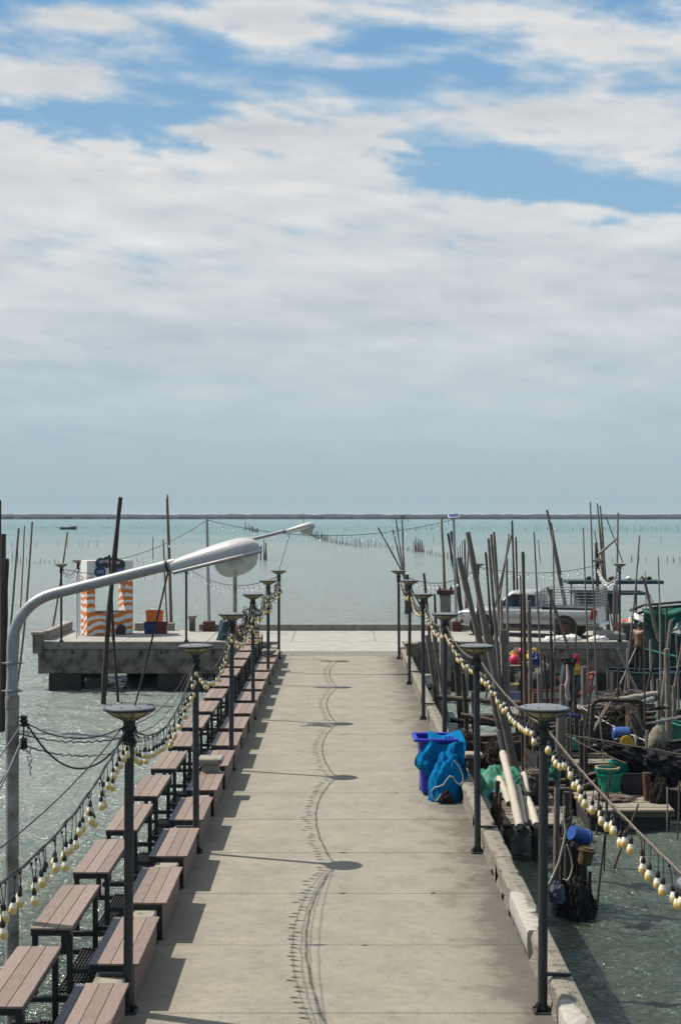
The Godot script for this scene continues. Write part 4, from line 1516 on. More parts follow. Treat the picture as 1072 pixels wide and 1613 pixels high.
	pole(b, "long thin grey bamboo crossing the pickup's cab corner", 840, 838, 853, 1120, 40, 2.4, 4, "pole_grey", .004)
	pole(b, "thin stake far out in the water right of the long thin bamboo", 847, 850, 850, 884, 186, 1.4, 1.5, "pole_grey")
	pole(w, "tall thick pole leaning left above the rail cage, left of its pair", 860.5, 803, 885, 935, 56, 3.6, 6.5, "pole_grey")
	pole(w, "tall thick pole leaning left above the rail cage, right of its pair", 867, 823, 887, 935, 56.4, 3, 5, "pole_grey")
	pole(b, "pale upright bamboo before the front of the rail cage", 870.5, 835, 873, 1080, 42, 2.6, 3.6, "pole_pale")
	pole(w, "black straight pole before the front of the rail cage", 866.5, 928, 868, 1080, 41.6, 4, 5, "pole_dark")
	pole(w, "weathered pole leaning left across the pickup's rear wheel", 861, 925, 903, 1045, 41, 4.4, 5.6, "pole_grey")
	pole(b, "thin grey-brown bamboo before the middle of the rail cage", 917.5, 831, 926, 1120, 43, 2, 3, "pole_grey", .004)
	pole(b, "tall thin bamboo before the pickup's tail light", 928.5, 791, 937.5, 1100, 44, 2.2, 3.4, "pole_grey", .004)
	pole(w, "tall pole leaning left behind the pickup's tail, left of its pair", 940, 793, 957, 1000, 55.6, 2.6, 7, "pole_grey")
	pole(w, "tall pole leaning left behind the pickup's tail, right of its pair", 944.5, 797, 959, 1000, 56, 2.6, 5, "pole_grey")
	pole(w, "thick dark pole bound with rope behind the pickup's tail", 938, 855, 943, 1000, 55.4, 5, 6, "pole_dark")
	pole(b, "yellowish bamboo leaning left among the poles behind the pickup's tail", 935, 836, 953, 930, 55.2, 1.8, 2.4, "pole_yellow", 0, -1.0)
	pole(b, "tall straight bamboo tied to a crossbar behind the pickup's tail", 972, 808, 970, 1000, 55.2, 3.2, 3.6, "pole_pale")
	pole(w, "stubby grey post right behind the pickup's tailgate", 966, 926, 966, 1000, 54.9, 4, 5, "pole_grey")
	var cb := pole(b, "thick pale bamboo tied crosswise between the poles behind the pickup", 970.5, 848, 942, 873, 54.9, 3.6, 4.4, "pole_pale", 0, -98.0)
	pole(b, "long thin bamboo leaning right at the jetty's right end", 1006.5, 843, 985, 1060, 47, 2.2, 3.6, "pole_grey", .006)
	pole(b, "thin pale bamboo before the boat's green canopy", 1036, 877, 1039, 1085, 46, 2.2, 3.6, "pole_pale", .003)
	pole(b, "upright bamboo at the green canopy's left post, short one", 1015, 900, 1018, 1000, 50, 1.4, 2, "pole_grey")
	pole(b, "long orange-brown bamboo upright before the pipe frame", 1013, 968, 1016, 1230, 33, 2.6, 3.4, "pole_brown")
	pole(b, "pale grey bamboo at the boat's bow below the green canopy", 1023, 1008, 1026, 1100, 44, 4, 5, "pole_pale")
	pole(w, "thick grey pole leaning right before the man in the cap, upper part", 1056, 978, 1041, 1105, 39, 5.5, 9, "pole_grey", .004)
	pole(w, "thick post upright beside the leaning pole below the man in the cap", 1049, 1022, 1052, 1148, 38, 9, 10, "pole_grey")
	pole(w, "short thick grey post right of the upright post by the teal boat", 1060, 1080, 1061, 1140, 39.5, 7, 8, "pole_grey")
	pole(b, "bent grey bamboo leaning left at the right frame edge", 1074, 1010, 1060, 1088, 41, 4, 5, "pole_grey")
	pole(b, "grey bamboo post topped with twine before the teal boat", 1049, 960, 1048, 1030, 46.4, 3.4, 4, "pole_brown")

	# between the jetty face and the moored boats
	pole(b, "pale bamboo slanting down to the right across the jetty's face", 970.5, 1021, 1003, 1090, 43, 4, 4.6, "pole_pale", 0, -1.3)
	pole(b, "pale bamboo crossing the slanting one at the jetty's face", 987, 1022, 990, 1095, 43.4, 3, 4.6, "pole_pale", -.006)
	pole(b, "thin bleached stick leaning right at the crossing bamboos", 1001, 1020, 975, 1078, 43.8, 1.8, 2, "pole_bleached", 0, -1.2)
	pole(w, "dark broken pole below the jetty's face left of the pipe frame", 957, 1048, 958, 1092, 43.2, 3, 3.6, "pole_dark")
	pole(w, "dark pole standing in the pipe frame's left half", 973, 1053, 971, 1130, 36, 4, 5, "pole_dark")
	pole(w, "thick grey pile tied round with pale rope left of the pipe frame", 919, 1050, 920, 1180, 35, 9, 10.5, "pole_grey")
	pole(w, "grey pile with a flat pale top left of the hanging tarpaulin", 884.5, 1078, 885, 1250, 32.5, 9, 10, "pole_grey")
	pole(b, "dark thin pole left of the hanging tarpaulin, standing in the red boat", 856, 1030, 861, 1105, 43, 4, 5, "pole_dark")
	pole(w, "leaning dark stake in front of the red boat's hull", 873, 1020, 866, 1112, 42, 4, 6, "pole_dark")
	pole(w, "pair of dark posts below the big lamp, left one", 914.5, 1134, 914, 1240, 30, 7, 8, "pole_dark")
	pole(w, "pair of dark posts below the big lamp, right one", 922.5, 1160, 920, 1240, 29.6, 7, 8, "pole_dark")
	# near the bamboo raft
	pole(w, "dark slim pile close behind the third right lamp post", 729, 1060, 737, 1200, 36, 7, 8, "pole_dark")
	pole(w, "pale grey pile with a wire tie left of the second right lamp post", 735, 1050, 735, 1130, 42, 5.5, 6, "pole_pale")
	pole(w, "dark pile bound by a wire in front of the jetty's shadow", 744.5, 1090, 748, 1190, 36.5, 8, 8, "pole_dark")
	pole(w, "dark leaning timber at the far end of the right kerb", 672, 1000, 688, 1095, 43, 8, 11, "pole_grey")
	pole(w, "brown crooked post with a torn top beside the far right lamp posts", 667, 903, 680, 1060, 44.2, 4.5, 6, "pole_brown", .004)
	pole(w, "short dark post right of the crooked brown one", 684, 936, 688, 1060, 44.6, 4, 5, "pole_dark")
	pole(w, "dark stump row behind the near kerb, left stump", 783, 1230, 781, 1275, 26, 8, 9, "pole_dark")
	pole(w, "brown bamboo stump upright at the raft's left corner", 779, 1252, 778, 1300, 25.6, 5, 5.5, "pole_brown")
	pole(w, "brown bamboo stump upright at the raft's left corner, second", 786.5, 1248, 785, 1300, 25.4, 6, 6.5, "pole_brown")
	# post bundle by the near water
	pole(b, "long grey bamboo standing at the left of the mossy post bundle", 880, 1126, 873, 1437, 22.2, 9, 10.5, "pole_grey")
	pole(w, "dark blunt post in the mossy bundle, with ropes tied on it", 891, 1247, 893, 1440, 22, 11, 13, "pole_dark")
	pole(b, "thin brown bamboo upright behind the mossy post bundle", 899, 1120, 896, 1430, 23, 3.4, 4.5, "pole_brown")
	for q in [[903, 1326, 905, 9], [912, 1338, 914, 10], [920, 1346, 923, 8], [884, 1320, 884, 10], [898, 1332, 899, 11], [928, 1372, 930, 6], [909, 1300, 910, 6], [889, 1350, 890, 8], [917, 1392, 918, 7]]:
		pole(w, "blackened mossy post in the bundle under the blue drum", q[0], q[1], q[2], 1442, 21.9 + .12 * (int(q[0]) % 5), q[3], q[3] + 1.5, "pole_dark").set_meta("group", "blackened posts under the blue drum")
	pole(b, "thin dark rod leaning right in the open water right of the blue drum", 961, 1212, 941, 1416, 22.4, 2.6, 4, "pole_dark")
	pole(b, "thin dark rod upright right of the post bundle, shorter one", 954, 1235, 951, 1367, 24.4, 2.2, 3.2, "pole_dark")
	pole(b, "brown forked stick leaning right below the right string of bulbs", 1004, 1266, 966, 1366, 24.6, 2.8, 5, "pole_brown")
	pole(w, "dark short stake between the post bundle and the dock", 944, 1236, 942, 1262, 27.4, 3, 3.4, "pole_dark")
	pole(b, "thin grey bamboo at the dock's front right corner", 1050, 1240, 1049, 1302, 27.4, 2.4, 2.4, "pole_pale")
	pole(b, "brown stick upright at the right frame edge by the pale drum", 1069, 1230, 1067, 1290, 26.8, 3, 3, "pole_brown")

	for q in [["stout dark pile left of the roped grey pile, lower half in shadow", 905, 1062, 906, 1170, 35.6, 6, 8, "pole_dark"], ["thin dark pole crossing behind the roped grey pile", 934, 1060, 915, 1190, 34, 3, 4, "pole_dark"],
			["weathered short post in front of the red boat's stern", 848, 1060, 850, 1140, 38, 7, 8, "pole_grey"], ["thin brown pole leaning right below the rail cage's middle", 908, 985, 898, 1110, 42.4, 2.4, 3.2, "pole_brown"],
			["dark leaning pole behind the pipe frame's right corner", 1030, 1030, 1006, 1150, 36.8, 4, 6, "pole_dark"], ["grey post at the foot of the dark bent branch", 1035, 1070, 1037, 1150, 37.4, 6, 7, "pole_grey"],
			["slim grey stake before the teal boat's hull", 1064, 1000, 1068, 1110, 43, 3, 4, "pole_grey"], ["thick dark post below the nearest right lamp, close to its pole", 895, 1130, 894, 1245, 29.8, 8, 9, "pole_dark"],
			["short grey post between the tarp mound and the pipe frame", 1018, 1150, 1018, 1215, 31.6, 6, 7, "pole_grey"], ["thin pale stick leaning left over the black net", 942, 1120, 950, 1200, 30.5, 2, 2.6, "pole_pale"],
			["dark thick pile in the shade right of the concrete pile", 716, 1010, 724, 1120, 41, 9, 11, "pole_dark"], ["slanted grey timber between concrete pile and kerb", 680, 985, 700, 1110, 42, 5, 7, "pole_grey"]]:
		pole(w, q[0], q[1], q[2], q[3], q[4], q[5], q[6], q[7], q[8])

	pole(w, "thin stick carrying the white upturned basin", 731, 1162, 731, 1200, 34, 2.4, 3, "pole_dark")

	# concrete pile with a rusty steel cap
	var cp := thing("concrete_pile", "pale concrete pile with a rusty bolted steel cap beside the pier's far end", "pile", Vector3((700.5 - 536) * 46.5 / F, 0, -46.5))
	var mb := MB.new()
	mb.box(Vector3(0, -.6, 0), Vector3(.36, 4.9, .36), Basis(), .02)
	part("shaft", mb, M.concrete, cp)
	mb = MB.new()
	mb.box(Vector3(0, 1.93, 0), Vector3(.56, .15, .46), Basis(), .01)
	part("steel_cap", mb, M.rust, cp)
	for sx in [-.19, .19]:
		mb = MB.new()
		mb.lathe([Vector2(.05, 2.005), Vector2(.05, 2.09), Vector2(.02, 2.10), Vector2(.02, 2.15), Vector2(0, 2.152)], 8, Vector3(sx, 0, .08))
		part("bolt", mb, M.rim, cp)
	mb = MB.new()
	mb.box(Vector3(.02, -1.1, .19), Vector3(.42, .18, .1), Basis(), .01)
	part("band", mb, M.rim, cp)

# ---------------------------------------------------------------- stakes far out in the bay
func make_far_stakes() -> void:
	var unit := MB.new()
	unit.tube([Vector3(0, -.8, 0), Vector3(.01, .3, 0), Vector3(0, 1, 0)], [1.0, .9, .7], 5)
	var um: Array = [unit.mesh(M.pole_dark), unit.mesh(M.pole_grey), unit.mesh(M.pole_brown)]
	var plant := func(px: float, py: float, hpx: float, wpx: float, lean: float, group: String, label: String, mat: int) -> void:
		var d := afloat(py)
		var o := put("sea_stake", um[mat], null, at(px, py, d))
		o.rotation = Vector3(lean * .4, px, lean)
		var r := wpx * .62 * d / F * .5
		o.scale = Vector3(r, hpx * d / F, r)
		tag(o, label, "stake", group)
	var fence := [[478, 836], [486, 841], [497, 848], [515, 853], [540, 858], [570, 862], [600, 862], [640, 867], [662, 870], [690, 876], [716, 884]]
	for k in fence.size() - 1:
		var n := 17 if k < 5 else 11
		for j in n:
			var s := (j + rng.randf()) / n
			var px: float = lerpf(fence[k][0], fence[k + 1][0], s)
			var py: float = lerpf(fence[k][1], fence[k + 1][1], s) + rng.randf_range(-.7, .7)
			var hh := rng.randf_range(3, 12) * (1.0 if k < 6 else .9)
			if rng.randf() < .22: hh *= 1.8
			if k in [6]: hh *= .6
			plant.call(px, py, hh, rng.randf_range(1.0, 1.9), rng.randf_range(-.12, .12), "stakes of the curved fish fence", "thin brown stake in the curved fish fence far out in the bay", rng.randi() % 3)
	for j in 16:
		plant.call(653 + rng.randf() * 14.0, 869 + rng.randf_range(-1.5, 1.0), rng.randf_range(10, 24), rng.randf_range(1.4, 2.4), rng.randf_range(-.1, .1), "stakes of the dense clump in the fish fence", "brown stake in the dense clump near the right end of the fish fence", 2)
	for j in 9:
		plant.call(410 + rng.randf() * 11.0, 884 - rng.randf() * 5.0, rng.randf_range(16, 34), rng.randf_range(2.4, 3.6), rng.randf_range(-.08, .12), "thick stakes behind the near lamp head", "thick brown stake in the clump right of the near street lamp's head", 2 if j % 3 else 0)
	for j in 26:
		var s := rng.randf()
		plant.call(386 + s * 20.0, 834 + s * 5.0, rng.randf_range(5, 13) * (1.0 if s < .3 else .7), rng.randf_range(1.2, 1.9), rng.randf_range(-.1, .1), "stakes above the near lamp head", "thin brown stake in the far clump above the near street lamp's head", rng.randi() % 3)
	for j in 16:
		plant.call(478 + rng.randf() * 14.0, 838 + rng.randf_range(-1, 2), rng.randf_range(4, 10), 1.4, rng.randf_range(-.1, .1), "stakes behind the far lamp head", "thin brown stake in the clump just below the far street lamp's head", rng.randi() % 3)
	for q in [[56, 861, 8], [124, 861, 7], [166, 861, 7], [174, 861, 6], [273, 861, 7], [318, 861, 9], [372, 861, 8], [386, 861, 8], [415, 861, 8], [457, 861, 10], [653, 861, 7], [1040, 853, 10], [682, 853, 10]]:
		plant.call(q[0] * (.3358 if q[0] < 700 and q[2] < 20 and q[1] == 861 else 1.0), q[1], q[2], 1.1, 0.0, "lone stakes in a loose row", "lone thin stake in the loose row of stakes on the left of the bay", 0)
	for q in [[20, 26], [28, 26], [32, 12], [42, 10], [46, 4], [55, 4], [60, 3], [64, 9], [70, 5], [78, 4], [86, 9], [92, 3], [114, 4], [120, 3], [131, 4], [139, 3], [218, 3], [226, 3], [276, 4], [282, 3], [300, 8], [306, 7], [313, 9], [322, 6], [331, 8], [338, 7]]:
		plant.call(q[0] + rng.randf(), 887.0 + rng.randf_range(-.6, .6), q[1] * .8, 1.6, rng.randf_range(-.05, .05), "stubs of the nearer row on the left", "dark stub in the nearer row of stubs across the left of the bay", 0)
	for q in [[993, 8], [1005, 9], [1016, 6], [1049, 8], [1059, 8], [1069, 8], [993, 12], [964, 6], [1060, 5]]:
		plant.call(q[0] + rng.randf(), 885.0, q[1], 1.8, 0.0, "stubs of the nearer row on the right", "dark stub in the short row of stubs at the right of the bay", 0)
	# rows so far out that they read as one hatching
	var mm := MultiMesh.new()
	mm.transform_format = MultiMesh.TRANSFORM_3D
	mm.mesh = um[1]
	var T := []
	for row in [[831.5, 0, 400, 80, 3], [832, 0, 1072, 80, 2], [834.5, 620, 1072, 50, 6], [827, 560, 1072, 50, 2], [836, 820, 1072, 26, 9], [836, 500, 690, 16, 6]]:
		for k in row[3]:
			var py: float = row[0] + rng.randf_range(-1.2, 1.2)
			var d := afloat(py)
			var r := rng.randf_range(.22, .42) * d / F
			T.append(Transform3D(Basis(Vector3(0, 0, 1), rng.randf_range(-.08, .08)).scaled_local(Vector3(r, row[4] * rng.randf_range(.4, 1.1) * d / F, r)), at(rng.randf_range(row[1], row[2]), py, d)))
	mm.instance_count = T.size()
	for k in T.size():
		mm.set_instance_transform(k, T[k])
	var mi := MultiMeshInstance3D.new()
	mi.name = "distant_stakes"
	mi.multimesh = mm
	add_child(mi)
	tag(mi, "hazy rows of countless thin stakes far out across the bay", "stakes", "", "stuff")

	# a stilt hut and a tiny boat
	var hut := thing("stilt_hut", "tiny dark fishing hut on stilts near the far shore above the fish fence", "hut", at(630, 822, afloat(822)))
	var mb := MB.new()
	for k in 6:
		mb = MB.new()
		mb.box(Vector3(-7 + 2.8 * k, 1.0, 0), Vector3(.35, 5.0, .35))
		part("stilt", mb, M.pole_dark, hut)
	mb = MB.new()
	mb.box(Vector3(0, 3.0, 0), Vector3(17, .5, 4))
	part("floor", mb, M.pole_dark, hut)
	mb = MB.new()
	mb.box(Vector3(2, 4.2, 0), Vector3(4.4, 2.0, 3.4))
	part("cabin", mb, M.timber, hut)
	mb = MB.new()
	mb.box(Vector3(2, 5.4, 0), Vector3(5.4, .4, 4.4), Basis(Vector3(0, 0, 1), .08))
	part("roof", mb, M.pole_dark, hut)
	var tb := thing("small_boat", "tiny dark boat with crouching figures far out on the left of the bay", "boat", at(108, 834, afloat(834)), .2)
	hull_parts(tb, 7.0, 1.3, .9, "hull_dark", "hull_dark", "pole_dark")
	for k in 3:
		mb = MB.new()
		mb.ball(Vector3(.8 + .9 * k, .9, 0), Vector3(.3, .5, .3), 8, 6)
		mb.ball(Vector3(.8 + .9 * k, 1.5, 0), Vector3(.14, .16, .14), 8, 6)
		part("crouching_figure", mb, M.dark_cloth, tb)

# ---------------------------------------------------------------- boats
# hull along local x, bow at +x, waterline at y 0
func hull_parts(t: Node3D, L: float, W: float, Hh: float, out: String, rim: String, inside: String, stripe := "") -> void:
	var rows := []
	var gl := []
	var gr := []
	var n := 14
	for k in n + 1:
		var s := float(k) / n
		var wid := W * .5 * (1.0 - pow(maxf(0.0, (s - .45) / .55), 2.2) * .96) * (.78 + .22 * smoothstep(0.0, .25, s))
		var sheer := Hh * (1.0 + .55 * pow(maxf(0.0, s - .4) / .6, 2.0) + .12 * pow(1.0 - s, 3.0))
		var x := (s - .5) * L
		var row := PackedVector3Array([Vector3(x, sheer, wid), Vector3(x, sheer * .5, wid * .94), Vector3(x, -.05, wid * .74), Vector3(x, -.4, wid * .1), Vector3(x, -.4, -wid * .1), Vector3(x, -.05, -wid * .74), Vector3(x, sheer * .5, -wid * .94), Vector3(x, sheer, -wid)])
		row.reverse()
		rows.append(row)
		gl.append(Vector3(x, sheer, wid))
		gr.append(Vector3(x, sheer, -wid))
	var mb := MB.new()
	mb.grid(rows)
	mb.poly(Array(rows[0]), Vector3.LEFT)
	part("hull", mb, M[out], t)
	for g in [gl, gr]:
		mb = MB.new()
		mb.tube(g, .045, 6)
		part("gunwale", mb, M[rim], t)
	if stripe:
		for sg in [1.0, -1.0]:
			var a := []
			for k in n + 1:
				a.append(Vector3(gl[k].x, gl[k].y * .62, sg * gl[k].z * .975))
			mb = MB.new()
			mb.tube(a, .05, 5)
			part("stripe", mb, M[stripe], t)
	var fl := []
	for k in n + 1:
		fl.append(PackedVector3Array([Vector3(gl[k].x, Hh * .55, -gl[k].z * .93), Vector3(gl[k].x, Hh * .55, gl[k].z * .93)]))
	mb = MB.new()
	for k in n:
		mb.poly([fl[k][0], fl[k][1], fl[k + 1][1], fl[k + 1][0]], Vector3.UP)
	part("floor", mb, M[inside], t)
	for s in [-.28, .0, .25]:
		mb = MB.new()
		mb.box(Vector3(s * L, Hh * .86, 0), Vector3(.24, .04, W * .8), Basis(), .006)
		part("thwart", mb, M.timber, t)

func heap(called: String, label: String, cat: String, pos: Vector3, s: Vector3, mat: String, sd: int, lump := .5, turn := 0.0) -> MeshInstance3D:
	var f := FastNoiseLite.new()
	f.seed = sd
	f.frequency = 1.0
	f.fractal_octaves = 4
	var rows := []
	for k in 17:
		var e := -.35 + (PI / 2 + .35) * k / 16.0
		var row := PackedVector3Array()
		for q in 30:
			var a := TAU * q / 30.0
			var u := Vector3(cos(e) * cos(a), sin(e), -cos(e) * sin(a))
			var g := 1.0 + lump * f.get_noise_3dv(u * 1.7) + lump * .35 * f.get_noise_3dv(u * 5.0)
			row.append(u * s * g)
		rows.append(row)
	var mb := MB.new()
	mb.grid(rows, true)
	var o := put(called, mb.mesh(M[mat]), null, pos)
	o.rotation.y = turn
	tag(o, label, cat)
	return o

# a hanging or lying cloth: points on a grid given by a function of (u, v)
func cloth(called: String, label: String, cat: String, pos: Vector3, fn: Callable, mat: String, nu := 24, nv := 18) -> MeshInstance3D:
	var up := []
	var rows := []
	for k in nv + 1:
		var row := PackedVector3Array()
		for q in nu + 1:
			row.append(fn.call(float(q) / nu, float(k) / nv))
		rows.append(row)
	var mb := MB.new()
	mb.grid(rows)
	var o := put(called, mb.mesh(M[mat]), null, pos)
	tag(o, label, cat)
	return o

func log_between(called: String, label: String, a: Vector3, b: Vector3, r: float, mat: String) -> void:
	var p := []
	var rad := []
	for k in 12:
		p.append((b - a) * (k / 11.0) + Vector3(0, sin(k * 2.1) * .01, 0))
		rad.append(r * (1.0 + .07 * sin(k * 3.7 + a.x)))
	var mb := MB.new()
	mb.tube(p, rad, 9)
	tag(put(called, mb.mesh(M[mat]), null, a), label, "log")

func basket(called: String, label: String, cat: String, pos: Vector3, r0: float, r1: float, h: float, mat: String, tilt := Vector3.ZERO, lidded := false) -> void:
	var t := thing(called, label, cat, pos)
	t.rotation = tilt
	var mb := MB.new()
	var prof := [Vector2(0, 0), Vector2(r0, .0)]
	for k in 7:
		prof.append(Vector2(lerpf(r0, r1, (k + .5) / 7.0) + (.008 if k % 2 else 0.0), h * (k + .5) / 7.0))
	prof.append(Vector2(r1, h))
	prof.append(Vector2(r1 - .018, h))
	prof.append(Vector2(r0 - .015, .03))
	prof.append(Vector2(0, .03))
	mb.lathe(prof, 22)
	part("tub", mb, M[mat], t)
	mb = MB.new()
	mb.lathe([Vector2(r1 - .005, h - .045), Vector2(r1 + .022, h - .04), Vector2(r1 + .024, h + .004), Vector2(r1 - .02, h + .006)], 22)
	part("rim", mb, M[mat], t)
	if lidded:
		mb = MB.new()
		mb.lathe([Vector2(r1 - .02, h), Vector2(r1 * .9, h + .03), Vector2(0, h + .035)], 22)
		part("lid", mb, M[mat], t)

# a heap of strands (net, rope, weed, twigs) laid over a dark lump
func tangle(called: String, label: String, cat: String, pos: Vector3, s: Vector3, mat: String, n: int, r: float, sd: int, hang := 0.0) -> Node3D:
	var g := RandomNumberGenerator.new()
	g.seed = sd
	var t := thing(called, label, cat, pos)
	var f := FastNoiseLite.new()
	f.seed = sd
	f.frequency = 1.0
	var rows := []
	for k in 11:
		var e := -.3 + (PI / 2 + .3) * k / 10.0
		var row := PackedVector3Array()
		for q in 18:
			var a := TAU * q / 18.0
			var u := Vector3(cos(e) * cos(a), sin(e), -cos(e) * sin(a))
			row.append(u * s * (.86 + .3 * f.get_noise_3dv(u * 1.5)))
		rows.append(row)
	var core := MB.new()
	core.grid(rows, true)
	part("core", core, M[mat], t)
	var mb := MB.new()
	for k in n:
		var a := g.randf() * TAU
		var e := asin(g.randf_range(-.15, 1.0))
		var p := []
		var da := g.randf_range(-.5, .5)
		var de := g.randf_range(-.35, .25) - hang * .3
		for j in 6:
			var aa := a + da * j * .4 + g.randf_range(-.12, .12)
			var ee := maxf(e + de * j * .4 + g.randf_range(-.08, .08), -.3)
			var u := Vector3(cos(ee) * cos(aa), sin(ee), -cos(ee) * sin(aa))
			p.append(u * s * (.9 + .3 * f.get_noise_3dv(u * 1.5) + g.randf_range(-.03, .14)))
		mb.tube(p, [r * .7, r, r * g.randf_range(.8, 1.3), r, r * .9, r * .4], 4, false)
	part("strands", mb, M[mat], t).set_meta("kind", "stuff")
	return t

# ---------------------------------------------------------------- people
# a body as one smooth surface: a field of tapered capsules joined with a smooth minimum, meshed as surface nets
func body_mesh(bones: Array, cell: float, m: Callable, mats: Array) -> ArrayMesh:
	var lo := Vector3(1e9, 1e9, 1e9)
	var hi := -lo
	for b in bones:
		for e in 2:
			var q: Vector3 = b[e]
			lo = lo.min(q - Vector3.ONE * (b[2 + e] + cell * 2))
			hi = hi.max(q + Vector3.ONE * (b[2 + e] + cell * 2))
	var n := Vector3i(((hi - lo) / cell).ceil()) + Vector3i.ONE
	var fld := PackedFloat32Array()
	fld.resize(n.x * n.y * n.z)
	fld.fill(.2)
	for b in bones:
		var r: float = maxf(b[2], b[3]) + cell * 3
		var a0 := Vector3i(((b[0].min(b[1]) - Vector3.ONE * r - lo) / cell).floor()).clamp(Vector3i.ZERO, n - Vector3i.ONE)
		var a1 := Vector3i(((b[0].max(b[1]) + Vector3.ONE * r - lo) / cell).ceil()).clamp(Vector3i.ZERO, n - Vector3i.ONE)
		var ax: Vector3 = b[1] - b[0]
		var l2 := maxf(ax.length_squared(), 1e-6)
		for z in range(a0.z, a1.z + 1):
			for y in range(a0.y, a1.y + 1):
				for x in range(a0.x, a1.x + 1):
					var p := lo + Vector3(x, y, z) * cell
					var h := clampf((p - b[0]).dot(ax) / l2, 0.0, 1.0)
					var d: float = p.distance_to(b[0] + ax * h) - lerpf(b[2], b[3], h)
					var k := (z * n.y + y) * n.x + x
					var o := fld[k]
					var s := clampf(.5 + .5 * (o - d) / .035, 0.0, 1.0)
					fld[k] = lerpf(o, d, s) - .035 * s * (1.0 - s)
	var idx := PackedInt32Array()
	idx.resize(fld.size())
	idx.fill(-1)
	var vs := PackedVector3Array()
	var off := [0, 1, n.x, n.x + 1, n.x * n.y, n.x * n.y + 1, n.x * n.y + n.x, n.x * n.y + n.x + 1]
	for z in n.z - 1:
		for y in n.y - 1:
			for x in n.x - 1:
				var k := (z * n.y + y) * n.x + x
				var c := 0
				for q in 8:
					if fld[k + off[q]] < 0.0: c += 1
				if c == 0 or c == 8: continue
				var sum := Vector3.ZERO
				var cnt := 0
				for q in 8:
					for ax in [1, 2, 4]:
						if q & ax: continue
						var f0 := fld[k + off[q]]
						var f1 := fld[k + off[q | ax]]
						if (f0 < 0.0) != (f1 < 0.0):
							var s := f0 / (f0 - f1)
							var p0 := Vector3(q & 1, (q >> 1) & 1, q >> 2)
							var r := q | int(ax)
							var p1 := Vector3(r & 1, (r >> 1) & 1, r >> 2)
							sum += p0.lerp(p1, s)
							cnt += 1
				idx[k] = vs.size()
				vs.append(lo + (Vector3(x, y, z) + sum / cnt) * cell)
	var tris := []
	for q in mats.size():
		tris.append(PackedInt32Array())
	var nrm := PackedVector3Array()
	nrm.resize(vs.size())
	for z in range(1, n.z - 1):
		for y in range(1, n.y - 1):
			for x in range(1, n.x - 1):
				var k := (z * n.y + y) * n.x + x
				for ax in 3:
					var st: int = [1, n.x, n.x * n.y][ax]
					var f0 := fld[k]
					var f1 := fld[k + st]
					if (f0 < 0.0) == (f1 < 0.0): continue
					var u: int = [n.x, n.x * n.y, 1][ax]
					var w: int = [n.x * n.y, 1, n.x][ax]
					var q := [idx[k - u - w], idx[k - w], idx[k], idx[k - u]]
					if q.min() < 0: continue
					if f0 > 0.0: q.reverse()
					var nn := (vs[q[1]] - vs[q[0]]).cross(vs[q[2]] - vs[q[0]])
					for e in q: nrm[e] += nn
					var g: int = m.call((vs[q[0]] + vs[q[2]]) * .5)
					tris[g].append_array(PackedInt32Array([q[0], q[2], q[1], q[0], q[3], q[2]]))
	var am := ArrayMesh.new()
	for q in nrm.size(): nrm[q] = nrm[q].normalized()
	for g in mats.size():
		if tris[g].is_empty(): continue
		var a := []
		a.resize(Mesh.ARRAY_MAX)
		a[Mesh.ARRAY_VERTEX] = vs
		a[Mesh.ARRAY_NORMAL] = nrm
		a[Mesh.ARRAY_INDEX] = tris[g]
		am.add_surface_from_arrays(Mesh.PRIMITIVE_TRIANGLES, a)
		am.surface_set_material(am.get_surface_count() - 1, mats[g])
	return am

# joints: pelvis, chest, neck, head, then per side shoulder, elbow, wrist, hip, knee, ankle
func person(label: String, pos: Vector3, turn: float, J: Dictionary, skin_above: Callable, mats: Array) -> Node3D:
	var t := thing("person", label, "person", pos, turn)
	var bones := [[J.pelvis, J.waist, .135, .115], [J.waist, J.chest, .118, .150], [J.chest, J.neck, .120, .055], [J.neck, J.head, .052, .075], [J.head, J.head + Vector3(0, .05, .01), .092, .090],
		[J.head + Vector3(0, -.05, .055), J.head + Vector3(0, -.06, .06), .058, .050], [J.head + Vector3(0, .0, .10), J.head + Vector3(0, -.015, .108), .014, .016]]
	for s in 2:
		var q: Array = J.sides[s]
		bones.append_array([[J.chest + (q[0] - J.chest) * .35, q[0], .095, .066], [q[0], q[1], .054, .042], [q[1], q[2], .041, .028], [J.pelvis, q[3], .115, .09], [q[3], q[4], .085, .056], [q[4], q[5], .056, .036], [q[5], q[5] + Vector3(0, -.05, .14), .038, .028]])
		bones.append([J.head + Vector3((s * 2 - 1) * .088, -.005, -.005), J.head + Vector3((s * 2 - 1) * .092, .02, -.01), .012, .012])
		var hd: Vector3 = (q[2] - q[1]).normalized()
		var side := hd.cross(Vector3.FORWARD).normalized()
		bones.append([q[2], q[2] + hd * .07, .028, .034])
		for f in 4:
			var r0: Vector3 = q[2] + hd * .08 + side * (f - 1.5) * .020
			var mid: Vector3 = r0 + hd * [.036, .044, .040, .030][f]
			bones.append([r0, mid, .010, .009])
			bones.append([mid, mid + hd * .018 + Vector3(0, -.022, 0), .009, .008])
		bones.append([q[2] + hd * .03 + side * .03, q[2] + hd * .06 + side * .058, .012, .010])
	var o := put("body", body_mesh(bones, .0135, skin_above, mats), t)
	return t

